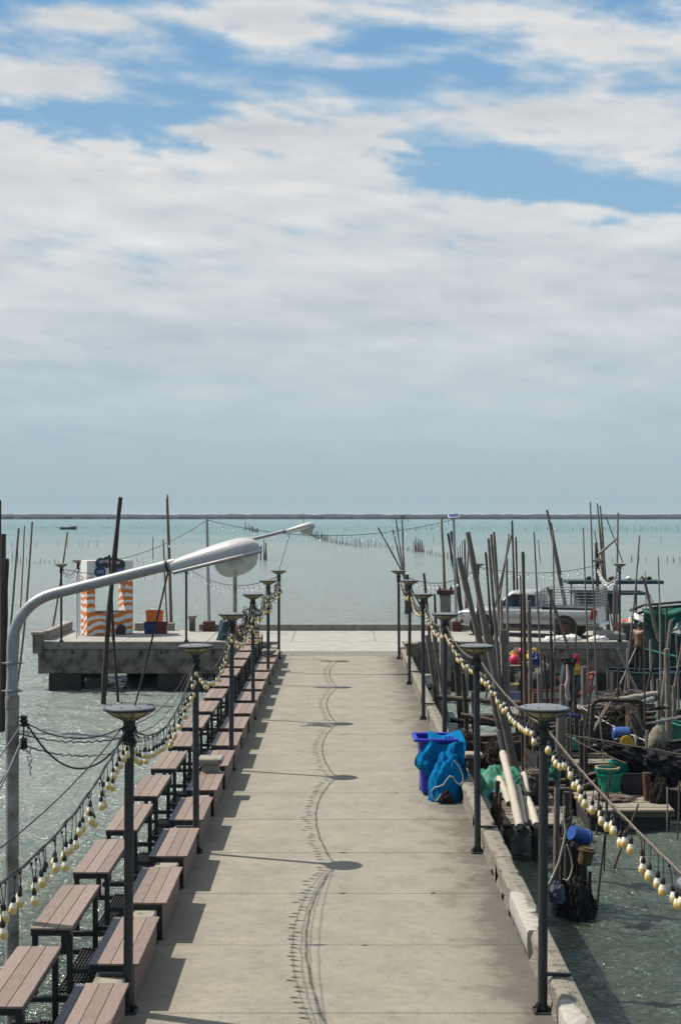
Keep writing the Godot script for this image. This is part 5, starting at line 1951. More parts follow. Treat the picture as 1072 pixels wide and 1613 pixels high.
func make_people() -> void:
	# shirtless man standing on the boat by the jetty's right end, turned half away
	var J := {"pelvis": Vector3(0, .92, 0), "waist": Vector3(0, 1.06, .01), "chest": Vector3(0, 1.30, .03), "neck": Vector3(0, 1.48, .04), "head": Vector3(0, 1.60, .07), "sides": [
		[Vector3(-.19, 1.40, .02), Vector3(-.24, 1.12, .06), Vector3(-.16, .92, .24), Vector3(-.09, .88, 0), Vector3(-.10, .48, .03), Vector3(-.10, .07, -.01)],
		[Vector3(.19, 1.40, .02), Vector3(.25, 1.13, .04), Vector3(.20, .90, .20), Vector3(.09, .88, 0), Vector3(.11, .48, .03), Vector3(.12, .07, -.01)]]}
	var a := person("shirtless person with short dark hair standing on the boat at the jetty's right end", Vector3(10.26, -.93, -48.2), 2.2, J, func(p: Vector3) -> int:
		if p.y > 1.60 - (.04 if p.z < .06 else -.045): return 2 if p.z < .10 or p.y > 1.67 else 0
		return 1 if p.y < .98 and absf(p.x) < .2 and p.z < .18 else 0, [M.skin, M.dark_cloth, M.hair])
	# person in a cap, leaning forward with both hands on a pole
	J = {"pelvis": Vector3(0, .90, -.05), "waist": Vector3(0, 1.04, -.02), "chest": Vector3(0, 1.26, .09), "neck": Vector3(0, 1.42, .17), "head": Vector3(0, 1.53, .22), "sides": [
		[Vector3(-.18, 1.35, .13), Vector3(-.20, 1.14, .28), Vector3(-.10, 1.12, .50), Vector3(-.09, .86, -.04), Vector3(-.10, .47, .02), Vector3(-.10, .07, -.04)],
		[Vector3(.18, 1.35, .13), Vector3(.20, 1.10, .26), Vector3(.08, 1.02, .46), Vector3(.09, .86, -.04), Vector3(.10, .47, .0), Vector3(.11, .07, -.12)]]}
	var b := person("person in a white cap, pale blue top and jeans leaning forward on the teal boat", Vector3(12.15, -.62, -49.62), -1.35, J, func(p: Vector3) -> int:
		if p.y > 1.56: return 3 if p.y < 1.58 and p.z < .2 else 0
		if p.y > 1.44: return 0
		if p.y < .95: return 2 if p.y > .09 else 3
		return 0 if p.z > .36 else 1, [M.skin, M.shirt, M.denim, M.hair])
	var mb := MB.new()
	mb.lathe([Vector2(.100, 1.575), Vector2(.108, 1.59), Vector2(.104, 1.64), Vector2(.07, 1.675), Vector2(0, 1.685)], 16, Vector3(0, 0, .225))
	mb.box(Vector3(0, 1.588, .36), Vector3(.17, .014, .14), Basis(Vector3.RIGHT, .15), .005)
	part("cap", mb, M.white_paint, b)

# ---------------------------------------------------------------- bin, nets, boats, gear
func make_gear() -> void:
	# blue wheeled bin with a net thrown over it
	var bd := 22.6
	var bx := (684.0 - 536.0) * bd / F
	var t := thing("wheeled_bin", "blue plastic wheeled bin without lid beside the right kerb", "bin", Vector3(bx + .0, 0, -bd))
	var rows := []
	for q in [[.045, .44, .46], [.10, .46, .49], [.84, .54, .60], [.90, .56, .62]]:
		var row := PackedVector3Array()
		for s in 28:
			var a := TAU * s / 28.0
			row.append(Vector3(signf(cos(a)) * absf(cos(a)) ** .28 * q[1] * .5, q[0], -signf(sin(a)) * absf(sin(a)) ** .28 * q[2] * .5))
		rows.append(row)
	var mb := MB.new()
	mb.grid(rows, true)
	mb.poly(Array(rows[0]), Vector3.DOWN)
	var inner := []
	for k in [3, 0]:
		var row := PackedVector3Array()
		for p in rows[k]:
			row.append(Vector3(p.x * .92, p.y + .01, p.z * .92))
		inner.append(row)
	mb.grid(inner, true)
	part("tub", mb, M.bin_blue, t)
	mb = MB.new()
	for q in [[0, .325, .70, .05], [0, -.325, .70, .05]]:
		mb.box(Vector3(q[0], .905, q[1]), Vector3(q[2], .05, q[3] + .02), Basis(), .012)
	for sx in [-.32, .32]:
		mb.box(Vector3(sx, .905, 0), Vector3(.07, .05, .60), Basis(), .012)
	part("rim", mb, M.bin_blue, t)
	for k in 3:
		mb = MB.new()
		mb.box(Vector3(.26 - .05 * k, .945, .26), Vector3(.03, .05, .06), Basis(), .008)
		part("hinge", mb, M.bin_blue, t)
	for sx in [-.2, .2]:
		mb = MB.new()
		mb.lathe([Vector2(.0, -.03), Vector2(.10, -.03), Vector2(.10, .03), Vector2(0, .03)], 16, Vector3(sx, .10, -.24), Basis(Vector3(0, 0, 1), PI / 2))
		part("wheel", mb, M.tyre, t)
	# the net: hangs over the front right of the rim in two lobes
	var nf := FastNoiseLite.new()
	nf.seed = 12
	nf.frequency = 1.0
	nf.fractal_octaves = 3
	cloth("fishing_net", "bright blue fishing net draped in soft folds over the blue bin", "fishing net", Vector3(bx, 0, -bd), func(u: float, v: float) -> Vector3:
		var l := lerpf(-.11, -.34, smoothstep(0.0, .75, v)) + .07 * smoothstep(.8, 1.0, v)
		var r := lerpf(.44, .49, v) + .02 * sin(v * 9.0)
		var x := lerpf(l, r, u)
		var topy := .965 + .035 * sin(u * 8.0 + 1.3) + .03 * smoothstep(.8, 1.0, u)
		var boty := lerpf(.40, .24, smoothstep(0.0, .4, u))
		var y := lerpf(topy, boty, v)
		var bulge := .16 * sin(PI * clampf(v * .95 + .05, 0.0, 1.0)) ** .7
		var fold := nf.get_noise_2d(u * 1.7 + 3.0, v * .9) * .13 + sin(u * 11.0 + v * 3.0 + sin(v * 4.0)) * .020 * v + nf.get_noise_2d(u * 7.0, v * 2.6) * .022
		var z := .27 + bulge + fold * smoothstep(.05, .3, v) - .14 * smoothstep(.12, 0.0, u) * v
		if v < .14: z = lerpf(-.02, z, v / .14)
		return Vector3(x, y, z), "net_blue", 72, 60)
	var mound := []
	for k in 41:
		var e := -.25 + (PI / 2 + .25) * k / 40.0
		var row := PackedVector3Array()
		for q in 64:
			var a := TAU * q / 64.0
			var u := Vector3(cos(e) * cos(a), sin(e), -cos(e) * sin(a))
			var g := 1.0 + .26 * nf.get_noise_3dv(u * 1.1 + Vector3(4, 0, 0)) + .035 * sin(a * 9.0 + sin(e * 5.0) * 1.5) * cos(e) + .05 * nf.get_noise_3dv(u * 4.0)
			row.append(Vector3(u.x * .27 - (1.0 - u.y) * .055, u.y * .70, u.z * .24) * g)
		mound.append(row)
	mb = MB.new()
	mb.grid(mound, true)
	tag(put("fishing_net", mb.mesh(M.net_blue), null, Vector3(bx + .19, .03, -bd + .56)), "rounded heap of blue net slumped on the deck in front of the bin", "fishing net")
	var nr := MB.new()
	var path := []
	for q in [[715, 1198], [722, 1207], [728, 1220], [729, 1230], [724, 1236], [718, 1232], [713, 1224], [708, 1222], [703, 1228], [698, 1236], [690, 1239], [684, 1240], [679, 1246], [680, 1256], [686, 1262], [691, 1256], [694, 1250]]:
		path.append(at(q[0], q[1], bd - .86) - Vector3(bx, 0, -bd))
	nr.tube(path, .011, 6)
	tag(put("rope", nr.mesh(M.rope_white), null, Vector3(bx, 0, -bd)), "white rope looping over the blue net in front of the bin", "rope")
	tangle("net_bundle", "black tangle of net and weights at the foot of the blue net", "fishing net", Vector3(bx + .13, .0, -bd + .80), Vector3(.11, .20, .10), "net_black", 60, 0.009, 33, 0.0)
	heap("net_bundle", "dark wad of net between the blue net and the kerb", "fishing net", Vector3(bx + .42, .0, -bd + .35), Vector3(.13, .42, .2), "net_blue", 36, .5)
	for q in [[-.02, .66, .5], [.06, .70, -.4], [.17, .74, .2]]:
		mb = MB.new()
		mb.tube([Vector3(-.07, .015, 0), Vector3(0, .05, .01), Vector3(.06, .02, .04), Vector3(.10, .012, .0)], .012, 6)
		var o := put("driftwood_scrap", mb.mesh(M.net_black), null, Vector3(bx + q[0], 0.004, -bd + q[1]))
		o.rotation.y = q[2]
		tag(o, "small black scrap of rope on the deck below the blue net", "scrap", "scraps below the blue net")
	# dark green bag behind the left posts, on the jetty
	heap("covered_bin", "dark green cover over a bin on the jetty behind the left tables", "cover", Vector3((357 - 536) * 49.9 / F, 0, -50.2), Vector3(.36, .85, .3), "hull_teal", 44, .25)
	heap("sack", "maroon sack beside the dark green cover on the jetty", "sack", Vector3((374 - 536) * 49.9 / F, 0, -50.1), Vector3(.22, .55, .22), "plastic_maroon", 45, .3)

	# on the right jetty in front of the pickup
	for q in [[880, 50.15, .42, .17, 46, "white sack lying before the pickup's rear wheel, left one"], [900, 50.2, .32, .20, 47, "white sack lying before the pickup's rear wheel, right one"], [862, 50.3, .12, .13, 48, "small white bag with a twisted neck before the pickup's door"]]:
		heap("white_sack", q[5], "sack", Vector3((q[0] - 536) * q[1] / F, 0, -q[1]), Vector3(q[2], q[3], .22), "sack_white", q[4], .3)
	mb = MB.new()
	mb.box(Vector3(0, .15, 0), Vector3(1.2, .30, .55), Basis(Vector3.UP, -.3) * Basis(Vector3(0, 0, 1), -.12), .05)
	tag(put("concrete_slab", mb.mesh(M.concrete_landing), null, Vector3((962 - 536) * 50.4 / F, 0, -50.6)), "pale broken concrete slab propped behind the pickup's tail", "slab")
	heap("net_bundle", "white and green net bundle lying before the pickup's tail light", "fishing net", Vector3((944 - 536) * 50.0 / F, 0, -50.15), Vector3(.35, .16, .2), "sack_white", 49, .4)

	# teal boat with wheelhouse moored behind the right jetty
	t = thing("fishing_boat", "dark teal fishing boat with a flat-roofed cabin moored behind the right jetty", "boat", Vector3(10.8, WATER, -57.5), PI)
	hull_parts(t, 8.0, 2.2, 1.1, "hull_teal", "hull_teal", "timber")
	for q in [[-.2, 3.05, 2.9, .10, 1.9, "roof"], [-.4, 3.5, 3.9, .14, 1.3, "roof_beam"], [.3, 2.62, 1.6, .8, 1.5, "cabin"]]:
		mb = MB.new()
		mb.box(Vector3(q[0], q[1], 0), Vector3(q[2], q[3], q[4]), Basis(), .02)
		part(q[5], mb, M.hull_teal, t)
	for k in 4:
		mb = MB.new()
		mb.tube([Vector3(-1.5 + k * .9, .9, .7), Vector3(-1.5 + k * .9, 3.5, .7)], .04, 6)
		part("post", mb, M.pole_grey, t)
	for k in 4:
		mb = MB.new()
		mb.ball(Vector3(-1.9 + .8 * k + .2 * sin(k * 3.0), 3.63, .1), Vector3(.12, .09, .10), 8, 6, .4, k)
		part("float_ball", mb, M.hull_dark if k != 1 else M.sack_white, t)

	# boat with the green canopy at the right frame edge
	t = thing("fishing_boat", "teal fishing boat with green netting canopy at the right edge", "boat", Vector3(13.75, WATER, -50.2), PI - .02)
	hull_parts(t, 6.4, 2.3, 1.6, "hull_teal", "hull_teal", "timber", "tarp_green")
	mb = MB.new()
	var fr := [Vector3(3.2, 2.75, 0), Vector3(2.7, 2.95, 0), Vector3(1.2, 3.08, 0), Vector3(-1.2, 2.90, 0), Vector3(-3.2, 2.7, 0)]
	for z in [-.8, .8]:
		var p := []
		for q in fr: p.append(q + Vector3(0, 0, z))
		mb.tube(p, .05, 6)
	for q in fr:
		mb.tube([q + Vector3(0, 0, -.8), q + Vector3(0, .05, 0), q + Vector3(0, 0, .8)], .035, 6)
	part("canopy_frame", mb, M.hull_dark, t)
	for q in [[2.2, 2.98], [.9, 3.05], [-1.2, 2.9], [-3.0, 2.7]]:
		for z in [-.8, .8]:
			mb = MB.new()
			mb.tube([Vector3(q[0], .9, z), Vector3(q[0], q[1], z)], .04, 6)
			part("post", mb, M.hull_dark, t)
	mb = MB.new()
	mb.box(Vector3(.3, 1.6, -.2), Vector3(2.2, 1.1, 1.2), Basis(), .04)
	part("engine_box", mb, M.hull_dark, t)
	mb = MB.new()
	mb.box(Vector3(1.55, 1.0, .55), Vector3(.9, .26, .7), Basis(), .02)
	part("hatch", mb, M.timber, t)
	cloth("net_canopy", "bright green netting hanging from the dark canopy of the teal boat", "fishing net", Vector3(13.75, WATER, -50.2), func(u: float, v: float) -> Vector3:
		var x := lerpf(-3.1, .8, u)
		var y := 3.02 - .05 * absf(x + 1.2) - v * (.40 + .80 * exp(-pow((x + 2.3) / .4, 2.0)) + .18 * sin(u * 17.0))
		return Vector3(x, y, 1.02 + .10 * sin(u * 23.0 + v * 3.0) + .12 * nf.get_noise_2d(u * 6.0, v * 4.0) - .35 * smoothstep(.2, 0.0, v)), "net_green", 44, 16)
	t = thing("work_boat", "low dark boat under the shirtless person at the jetty's end", "boat", Vector3(11.0, WATER, -47.9), .05)
	hull_parts(t, 3.6, 1.3, .85, "hull_dark", "hull_teal", "timber")
	mb = MB.new()
	mb.box(Vector3(-.74, .62, -.3), Vector3(.8, .36, .6), Basis(), .02)
	part("hatch", mb, M.timber, t)
	mb = MB.new()
	var bm := []
	for q in [[1007, 912], [1010, 908], [1014, 914], [1021, 945], [1030, 985], [1037, 1010]]:
		bm.append(at(q[0], q[1], 47.4) - at(1037, 1010, 47.4))
	mb.tube(bm, [.03, .045, .05, .055, .06, .06], 8)
	tag(put("boom", mb.mesh(M.pole_grey), null, at(1037, 1010, 47.4)), "leaning boom with a dark hooked tip left of the green canopy", "boom")
	wire("thin line from the boom's hooked tip down to the green canopy", at(1010, 909, 47.4), at(1035, 965, 47.6), .02, .014)
	basket("blue_drum", "small bright blue drum standing in the low boat below the green canopy", "drum", Vector3(11.2, -1.27, -47.8), .24, .26, .4, "plastic_blue", Vector3.ZERO, true)
	heap("red_cloth", "red cloth heap on the boat behind the jetty's right end", "cloth", at(983, 994, 55.6), Vector3(.42, .42, .4), "plastic_red", 50, .4)
	basket("teal_tub", "teal tub beside the red cloth behind the jetty's right end", "tub", at(983, 1006, 55.0), .32, .36, .3, "hull_teal")
	heap("white_bundle", "white tarpaulin bundle on the boat behind the shirtless person", "bundle", at(1010, 992, 52.5), Vector3(.55, .62, .4), "sack_white", 51, .3)

	# red and white boat under the jetty's face
	t = thing("fishing_boat", "red and white wooden boat moored below the pickup's jetty", "boat", Vector3(6.75, WATER, -44.4), .45)
	hull_parts(t, 3.2, 1.5, .75, "hull_white", "hull_red", "hull_red", "hull_red")
	heap("tarp_heap", "black shiny tarpaulin heap aboard the red and white boat", "tarpaulin", at(842, 1080, 44.0), Vector3(.62, .62, .5), "hull_dark", 52, .4)
	tangle("net_bundle", "red net heap in the red and white boat's bow", "fishing net", at(908, 1083, 44.0), Vector3(.42, .55, .4), "plastic_red", 90, 0.014, 53, 0.0)
	tangle("wood_scraps", "rusty red scrap heap beside the grey pile in the red boat", "scrap", at(880, 1076, 44.2), Vector3(.5, .22, .35), "rust", 70, 0.018, 54, 0.0)
	basket("lavender_tub", "lavender blue plastic tub left of the red and white boat", "tub", at(808, 1111, 43), .24, .26, .44, "plastic_lavender")
	basket("cream_basket", "cream plastic basket on top of the lavender blue tub", "basket", at(805, 1090, 43.2), .17, .21, .26, "cream")
	# plank roof loaded with nets
	t = thing("plank_shelf", "rough plank shelf over the water piled with nets left of the red boat", "shelf", at(824, 1046, 45.2))
	for k in 5:
		mb = MB.new()
		mb.box(Vector3(0, sin(k * 3.0) * .015, -.5 + .25 * k), Vector3(1.5, .05, .22), Basis(Vector3.UP, sin(k * 2.0) * .03), .008)
		part("plank", mb, M.timber_pale, t)
	for sx in [-.6, .6]:
		mb = MB.new()
		mb.tube([Vector3(sx, -1.9, 0), Vector3(sx, -.03, 0)], .06, 7)
		part("leg", mb, M.pole_dark, t)
	tangle("net_bundle", "yellow green net heap on the rough plank shelf", "fishing net", at(806, 1040, 45.1), Vector3(.26, .26, .3), "plastic_yellow", 80, 0.014, 55, 0.0)
	heap("net_bundle", "yellow cloth heap on the rough plank shelf, right end", "fishing net", at(838, 1034, 45.0), Vector3(.2, .22, .25), "plastic_yellow", 56, .7)
	heap("net_bundle", "navy blue cloth hanging at the plank shelf's right end", "cloth", at(842, 1047, 44.8), Vector3(.2, .4, .2), "plastic_navy", 57, .4)
	heap("wood_scraps", "brown wooden box on the plank shelf behind the pink buoy", "box", at(815, 1032, 45.3), Vector3(.22, .26, .2), "timber", 58, .15)
	for q in [[809, 1039, .15, "round pink buoy hanging at the plank shelf"], [820, 1026, .10, "small pink buoy beside the thick red-brown pole"]]:
		mb = MB.new()
		mb.ball(Vector3.ZERO, Vector3(q[2], q[2] * 1.15, q[2]), 12, 8)
		mb.lathe([Vector2(.03, q[2]), Vector2(.03, q[2] + .06), Vector2(0, q[2] + .06)], 8)
		tag(put("buoy", mb.mesh(M.plastic_pink), null, at(q[0], q[1], 44.4)), q[3], "buoy")
	# the hanging tarpaulin with the red flag
	t = thing("tarpaulin_post", "post hung with a dark blue tarpaulin under a black frayed crown", "tarpaulin", at(897, 1104, 41))
	mb = MB.new()
	rows = []
	for k in 13:
		var y := 1.16 * k / 12.0
		var row := PackedVector3Array()
		for s in 18:
			var a := TAU * s / 18.0
			var r := (.13 + .10 * sin(PI * k / 13.0)) * (1.0 + .25 * sin(a * 5.0 + k * .3))
			row.append(Vector3(cos(a) * r * 1.2, y, -sin(a) * r))
		rows.append(row)
	mb.grid(rows, true)
	part("tarpaulin", mb, M.tarp_slate, t)
	mb = MB.new()
	for k in 16:
		mb.ball(Vector3(cos(k * 2.4) * .20, 1.2 + .05 * sin(k * 5.0), sin(k * 2.4) * .16), Vector3(.10, .07, .09), 7, 5, .6, k)
	part("frayed_crown", mb, M.net_black, t)
	mb = MB.new()
	mb.tube([Vector3(-.12, 1.1, .22), Vector3(-.10, .7, .26), Vector3(-.16, .35, .28), Vector3(-.08, .05, .3)], [.03, .05, .09, .06], 7)
	part("pale_rag", mb, flat("rag", lin(.42, .30, .24), .9), t)
	mb = MB.new()
	mb.tube([Vector3(0, -1.2, -.02), Vector3(0, 1.2, -.02)], .05, 7)
	part("post", mb, M.pole_dark, t)
	mb = MB.new()
	mb.lathe([Vector2(.08, 0), Vector2(.085, .26), Vector2(0, .262)], 12)
	tag(put("red_bucket", mb.mesh(M.plastic_red), null, at(907, 1045, 40.9)), "small upturned red bucket above the hanging blue tarpaulin", "bucket")
	tangle("rope_coil", "yellow and green rope wad below the upturned red bucket", "rope", at(908, 1058, 40.8), Vector3(.12, .24, .1), "plastic_yellow", 60, 0.014, 61, 1.0)

	# logs and lashed bamboo
	log_between("horizontal_log", "long dark log lying level from the right kerb towards the leaning piles", at(690, 1098, 40.5), at(853, 1110, 40), .085, "timber")
	log_between("horizontal_log", "dark log below the long level one, behind the second right lamp post", at(727, 1128, 36.5), at(858, 1128, 36), .07, "timber")
	log_between("horizontal_log", "pale-ended log low on the water behind the second right lamp post", at(725, 1126, 34.8), at(850, 1149, 34.5), .06, "timber")
	log_between("horizontal_log", "black half-sunk log left of the leaning piles", at(708, 1134, 37.2), at(800, 1142, 37), .07, "net_black")
	log_between("horizontal_log", "thick pale bamboo lashed level behind the pipe frame", at(938, 1108, 36.2), at(1035, 1092, 36), .075, "pole_pale")
	log_between("horizontal_log", "second bamboo lashed level below the first behind the pipe frame", at(925, 1119, 36.4), at(1030, 1112, 36.6), .065, "pole_grey")
	log_between("horizontal_log", "weathered bamboo slanting up behind the pipe frame's left corner", at(938, 1110, 37.4), at(976, 1086, 37.6), .07, "pole_grey")
	log_between("horizontal_log", "silvery white pipe end sticking out right of the pipe frame", at(1007, 1107, 34), at(1028, 1100, 34.3), .05, "galvanised")
	log_between("horizontal_log", "blue pipe lying level left of the pipe frame", at(888, 1127, 34.6), at(913, 1128, 34.8), .055, "plastic_navy")
	log_between("horizontal_log", "blue pipe lying level inside the pipe frame", at(958, 1130, 35), at(990, 1130, 35.2), .04, "plastic_navy")
	log_between("horizontal_log", "thin pale pole slanting from the pipe frame to the green boat", at(1016, 1140, 33.5), at(1075, 1129, 35.5), .03, "pole_pale")
	log_between("horizontal_log", "dark bent branch right of the pipe frame's foot", at(1015, 1118, 37), at(1052, 1114, 36.4), .045, "pole_dark")
	# pipe frame standing on a dark boat with an engine
	t = thing("work_boat", "dark work boat carrying the engine behind the black net", "boat", Vector3(6.7, WATER, -32.6), .1)
	hull_parts(t, 4.6, 1.5, .70, "hull_dark", "hull_dark", "timber")
	t = thing("pipe_frame", "dark bent pipe frame standing over the blue engine", "frame", at(970, 1200, 33.4))
	mb = MB.new()
	var pf := []
	for q in [[928, 1200], [930, 1150], [932, 1112], [936, 1105], [944, 1102], [975, 1103], [1003, 1103], [1010, 1107], [1010, 1120], [1008, 1200]]:
		pf.append(at(q[0], q[1], 33.4) - at(970, 1200, 33.4))
	mb.tube(pf, .058, 8)
	part("arch", mb, M.pole_dark, t)
	mb = MB.new()
	mb.tube([pf[1] + Vector3(0, -.1, 0), pf[4] + Vector3(.25, -.1, -.2), pf[4] + Vector3(.3, 0, -.05)], .04, 7)
	part("brace", mb, M.pole_grey, t)
	for q in [[985, 1112, 1000, 1160, "left of two at the tan rope"], [990, 1108, 1012, 1150, "right of two at the tan rope"], [962, 1105, 935, 1150, "slanting to the left"]]:
		log_between("loose_stick", "loose crooked stick in the pipe frame, " + q[4], at(q[0], q[1], 33.1), at(q[2], q[3], 33.0), .028, "pole_grey")
	tangle("rope_heap", "tan rope and net heap hanging in the pipe frame's right corner", "rope", at(997, 1150, 33.2), Vector3(.20, .52, .18), "rope", 110, 0.014, 63, 1.0)
	tangle("rope_heap", "dark brown net heap hanging behind the tan rope", "fishing net", at(985, 1128, 33.8), Vector3(.42, .36, .3), "net_brown", 120, 0.014, 64, 1.0)
	t = thing("boat_engine", "blue boat engine with a yellow flywheel", "engine", at(978, 1176, 31.9))
	mb = MB.new()
	mb.lathe([Vector2(0, -.19), Vector2(.13, -.19), Vector2(.145, -.17), Vector2(.145, .17), Vector2(.13, .19), Vector2(0, .19)], 18, Vector3(0, .30, -.06), Basis(Vector3(0, 0, 1), PI / 2))
	part("tank", mb, flat("engine_blue", lin(.03, .08, .26), .4), t)
	mb = MB.new()
	mb.box(Vector3(.02, .08, 0), Vector3(.40, .28, .3), Basis(), .03)
	part("block", mb, M.rim, t)
	mb = MB.new()
	mb.lathe([Vector2(0, 0), Vector2(.15, 0), Vector2(.15, .05), Vector2(.10, .055), Vector2(.04, .04), Vector2(.04, .08), Vector2(0, .08)], 20, Vector3(.08, .13, .16), Basis(Vector3.RIGHT, PI / 2))
	part("flywheel", mb, M.plastic_yellow, t)
	mb = MB.new()
	mb.tube([Vector3(.28, 0, .1), Vector3(.28, .28, .1)], .025, 7)
	part("exhaust", mb, M.sack_white, t)
	# black net slung on a rope over the boats
	var na := at(905, 1160, 29.2)
	cloth("fishing_net", "wide black fishing net slung from a pale rope over the dock", "fishing net", na, func(u: float, v: float) -> Vector3:
		var top := at(lerpf(915, 1100, u), lerpf(1163, 1194, u), 29.2) - na
		var drop := .66 * smoothstep(.0, .45, u) + .05 + .09 * sin(u * 13.0)
		return top + Vector3(v * .30 * (1.0 - u) + .05 * nf.get_noise_2d(u * 8.0, v * 5.0), -v * drop + .03 * sin(u * 40.0) * v, .16 * sin(PI * v) + .16 * nf.get_noise_2d(u * 9.0, v * 4.0 + 9.0)), "net_black", 70, 22)
	mb = MB.new()
	var lr := []
	for k in 20:
		lr.append(at(lerpf(890, 1100, k / 19.0), lerpf(1157, 1193, k / 19.0) + sin(k * .9) * .5, 29.1) - na)
	mb.tube(lr, .02, 6)
	tag(put("rope", mb.mesh(M.rope), null, na), "pale rope holding up the wide black net", "rope")
	wire("thin pale rope from the roped grey pile down to the tarp-covered mound", at(914, 1113, 34.6), at(1050, 1178, 31), .1, .014, "rope_white")
	wire("second pale rope below the black net's rope, slanting right", at(893, 1160, 29), at(985, 1202, 28.4), .03, .014, "rope")
	mb = MB.new()
	for k in 4:
		var ring := []
		for q in 15:
			ring.append(Vector3(cos(TAU * q / 14.0) * .175, .02 * k + .014 * sin(q * 2.0), sin(TAU * q / 14.0) * .175))
		mb.tube(ring, .014, 5, false)
	tag(put("rope_coil", mb.mesh(M.rope_white), null, at(919.6, 1115, 35)), "pale rope wound round the thick grey pile", "rope")
	for q in [[800, 1196, 3.0, 1.1, .35, .5, "hull_dark", "timber", "low dark boat between the third right lamp post and the raft"], [905, 1166, 3.2, 1.2, -.25, .5, "hull_dark", "hull_dark", "low dark boat behind the roped grey pile"],
			[1043, 1152, 2.8, 1.1, .15, .45, "hull_dark", "timber", "low dark boat behind the grey covered mound"], [968, 1142, 2.6, 1.0, .6, .45, "timber", "timber", "weathered brown boat in the shade beyond the pipe frame"],
			[892, 1274, 1.7, .9, .2, .5, "hull_dark", "timber", "small dark boat between the bamboo raft and the plank dock"],
			[948, 1238, 3.0, 1.2, -.06, .6, "hull_dark", "concrete_dark", "dark grey boat moored behind the green tubs"]]:
		var dd := afloat(q[1])
		t = thing("work_boat", q[8], "boat", Vector3((q[0] - 536) * dd / F, WATER, -dd), q[4])
		hull_parts(t, q[2], q[3], q[5], q[6], q[7], "timber")
	tangle("net_bundle", "brown net bundle in the low boat by the third right lamp post", "fishing net", Vector3((805 - 536) * 35.7 / F, WATER + .3, -35.7), Vector3(.5, .35, .35), "net_brown", 120, .012, 201)
	tangle("net_bundle", "black net bundle in the low boat behind the roped grey pile", "fishing net", Vector3((895 - 536) * 38.7 / F, WATER + .3, -38.7), Vector3(.6, .40, .35), "net_black", 120, .012, 202)
	tangle("net_bundle", "grey rope bundle in the brown boat beyond the pipe frame", "rope", Vector3((975 - 536) * 41.5 / F, WATER + .25, -41.5), Vector3(.5, .45, .35), "rope", 110, .014, 203)
	tangle("net_bundle", "dark net bundle in the low boat behind the covered mound", "fishing net", Vector3((1050 - 536) * 40.3 / F, WATER + .25, -40.3), Vector3(.5, .40, .35), "net_black", 110, .012, 204)
	tangle("twig_heap", "dark twigs piled on the lashed bamboo behind the pipe frame", "driftwood", at(985, 1100, 36.6), Vector3(.8, .25, .4), "pole_dark", 90, .016, 205)
	tangle("twig_heap", "grey twigs piled at the pipe frame's left corner", "driftwood", at(955, 1112, 35.6), Vector3(.5, .22, .35), "pole_grey", 70, .016, 206)
	# floating dock
	t = thing("floating_dock", "weathered plank dock on a dark float behind the right bulbs", "dock", Vector3(5.7, 0, -28.4))
	for k in 8:
		mb = MB.new()
		mb.box(Vector3(0, -1.315 + .008 * sin(k * 2.3), -.86 + .245 * k), Vector3(1.72 + .05 * sin(k * 4.1), .05, .225), Basis(Vector3.UP, sin(k * 3.7) * .015), .008)
		part("plank", mb, M.timber_pale, t)
	mb = MB.new()
	mb.box(Vector3(0, -1.40, .90), Vector3(1.74, .10, .07), Basis(), .01)
	part("front_beam", mb, M.timber, t)
	mb = MB.new()
	mb.box(Vector3(0, -1.80, 0), Vector3(1.60, .72, 1.66), Basis(), .03)
	part("float", mb, M.hull_dark, t)
	basket("green_basket", "green plastic tub with more tubs nested in it on the plank dock", "tub", at(959, 1249, 28.9), .20, .255, .42, "plastic_green")
	basket("green_basket", "green tub nested on top of the stack on the plank dock", "tub", at(955, 1225, 28.9), .19, .23, .20, "plastic_green")
	basket("white_basket", "cream tub in the middle of the green stack on the plank dock", "tub", at(955.5, 1219.5, 28.92), .20, .237, .15, "cream")
	basket("green_basket", "shallow green tub behind the stack on the plank dock", "tub", at(976, 1215, 29.3), .18, .22, .22, "plastic_green")
	crate("storage_box", "dark grey box beside the green tubs on the dock", at(997, 1246, 29.1), Vector3(.62, .42, .5), M.hull_dark)
	mb = MB.new()
	mb.box(Vector3(0, .22, 0), Vector3(1.4, .06, .5), Basis(Vector3.UP, .05), .01)
	mb.box(Vector3(0, .0, .12), Vector3(1.35, .38, .06), Basis(Vector3.UP, .05), .01)
	tag(put("boat_locker", mb.mesh(M.concrete_dark), null, at(945, 1216, 30.6)), "grey flat locker lid behind the green tubs", "locker")
	mb = MB.new()
	mb.tube([Vector3(.0, 0, 0), Vector3(-.03, .28, 0), Vector3(-.05, .58, 0)], [.09, .085, .07], 8)
	tag(put("rusty_post", mb.mesh(M.rust), null, at(1020, 1262, 28.3)), "stubby rusty post standing on the plank dock", "post")
	tangle("seaweed_heap", "shaggy dark seaweed and net heap at the dock's right end", "seaweed", at(1037, 1262, 28.2), Vector3(.20, .52, .22), "seaweed", 150, 0.010, 66, 1.0)
	tangle("orange_net", "flat tan net spread on the plank dock", "fishing net", at(965, 1256, 28.4), Vector3(.42, .06, .3), "rope", 80, 0.010, 67, 0.0)
	basket("pale_drum", "pale drum lying at the right frame edge beside the dock", "drum", at(1046, 1240, 29.6), .15, .15, .9, "cream", Vector3(0, 0, -PI / 2), true)
	t = thing("work_boat", "dark boat hull under the pale drum at the right frame edge", "boat", Vector3(7.75, WATER, -29.2), .02)
	hull_parts(t, 2.6, 1.1, .55, "hull_dark", "hull_dark", "timber")
	heap("covered_engine", "grey tarp-covered mound tied with cord right of the pipe frame", "tarpaulin", at(1036, 1178, 31.2), Vector3(.24, .50, .24), "concrete_dark", 68, .12)
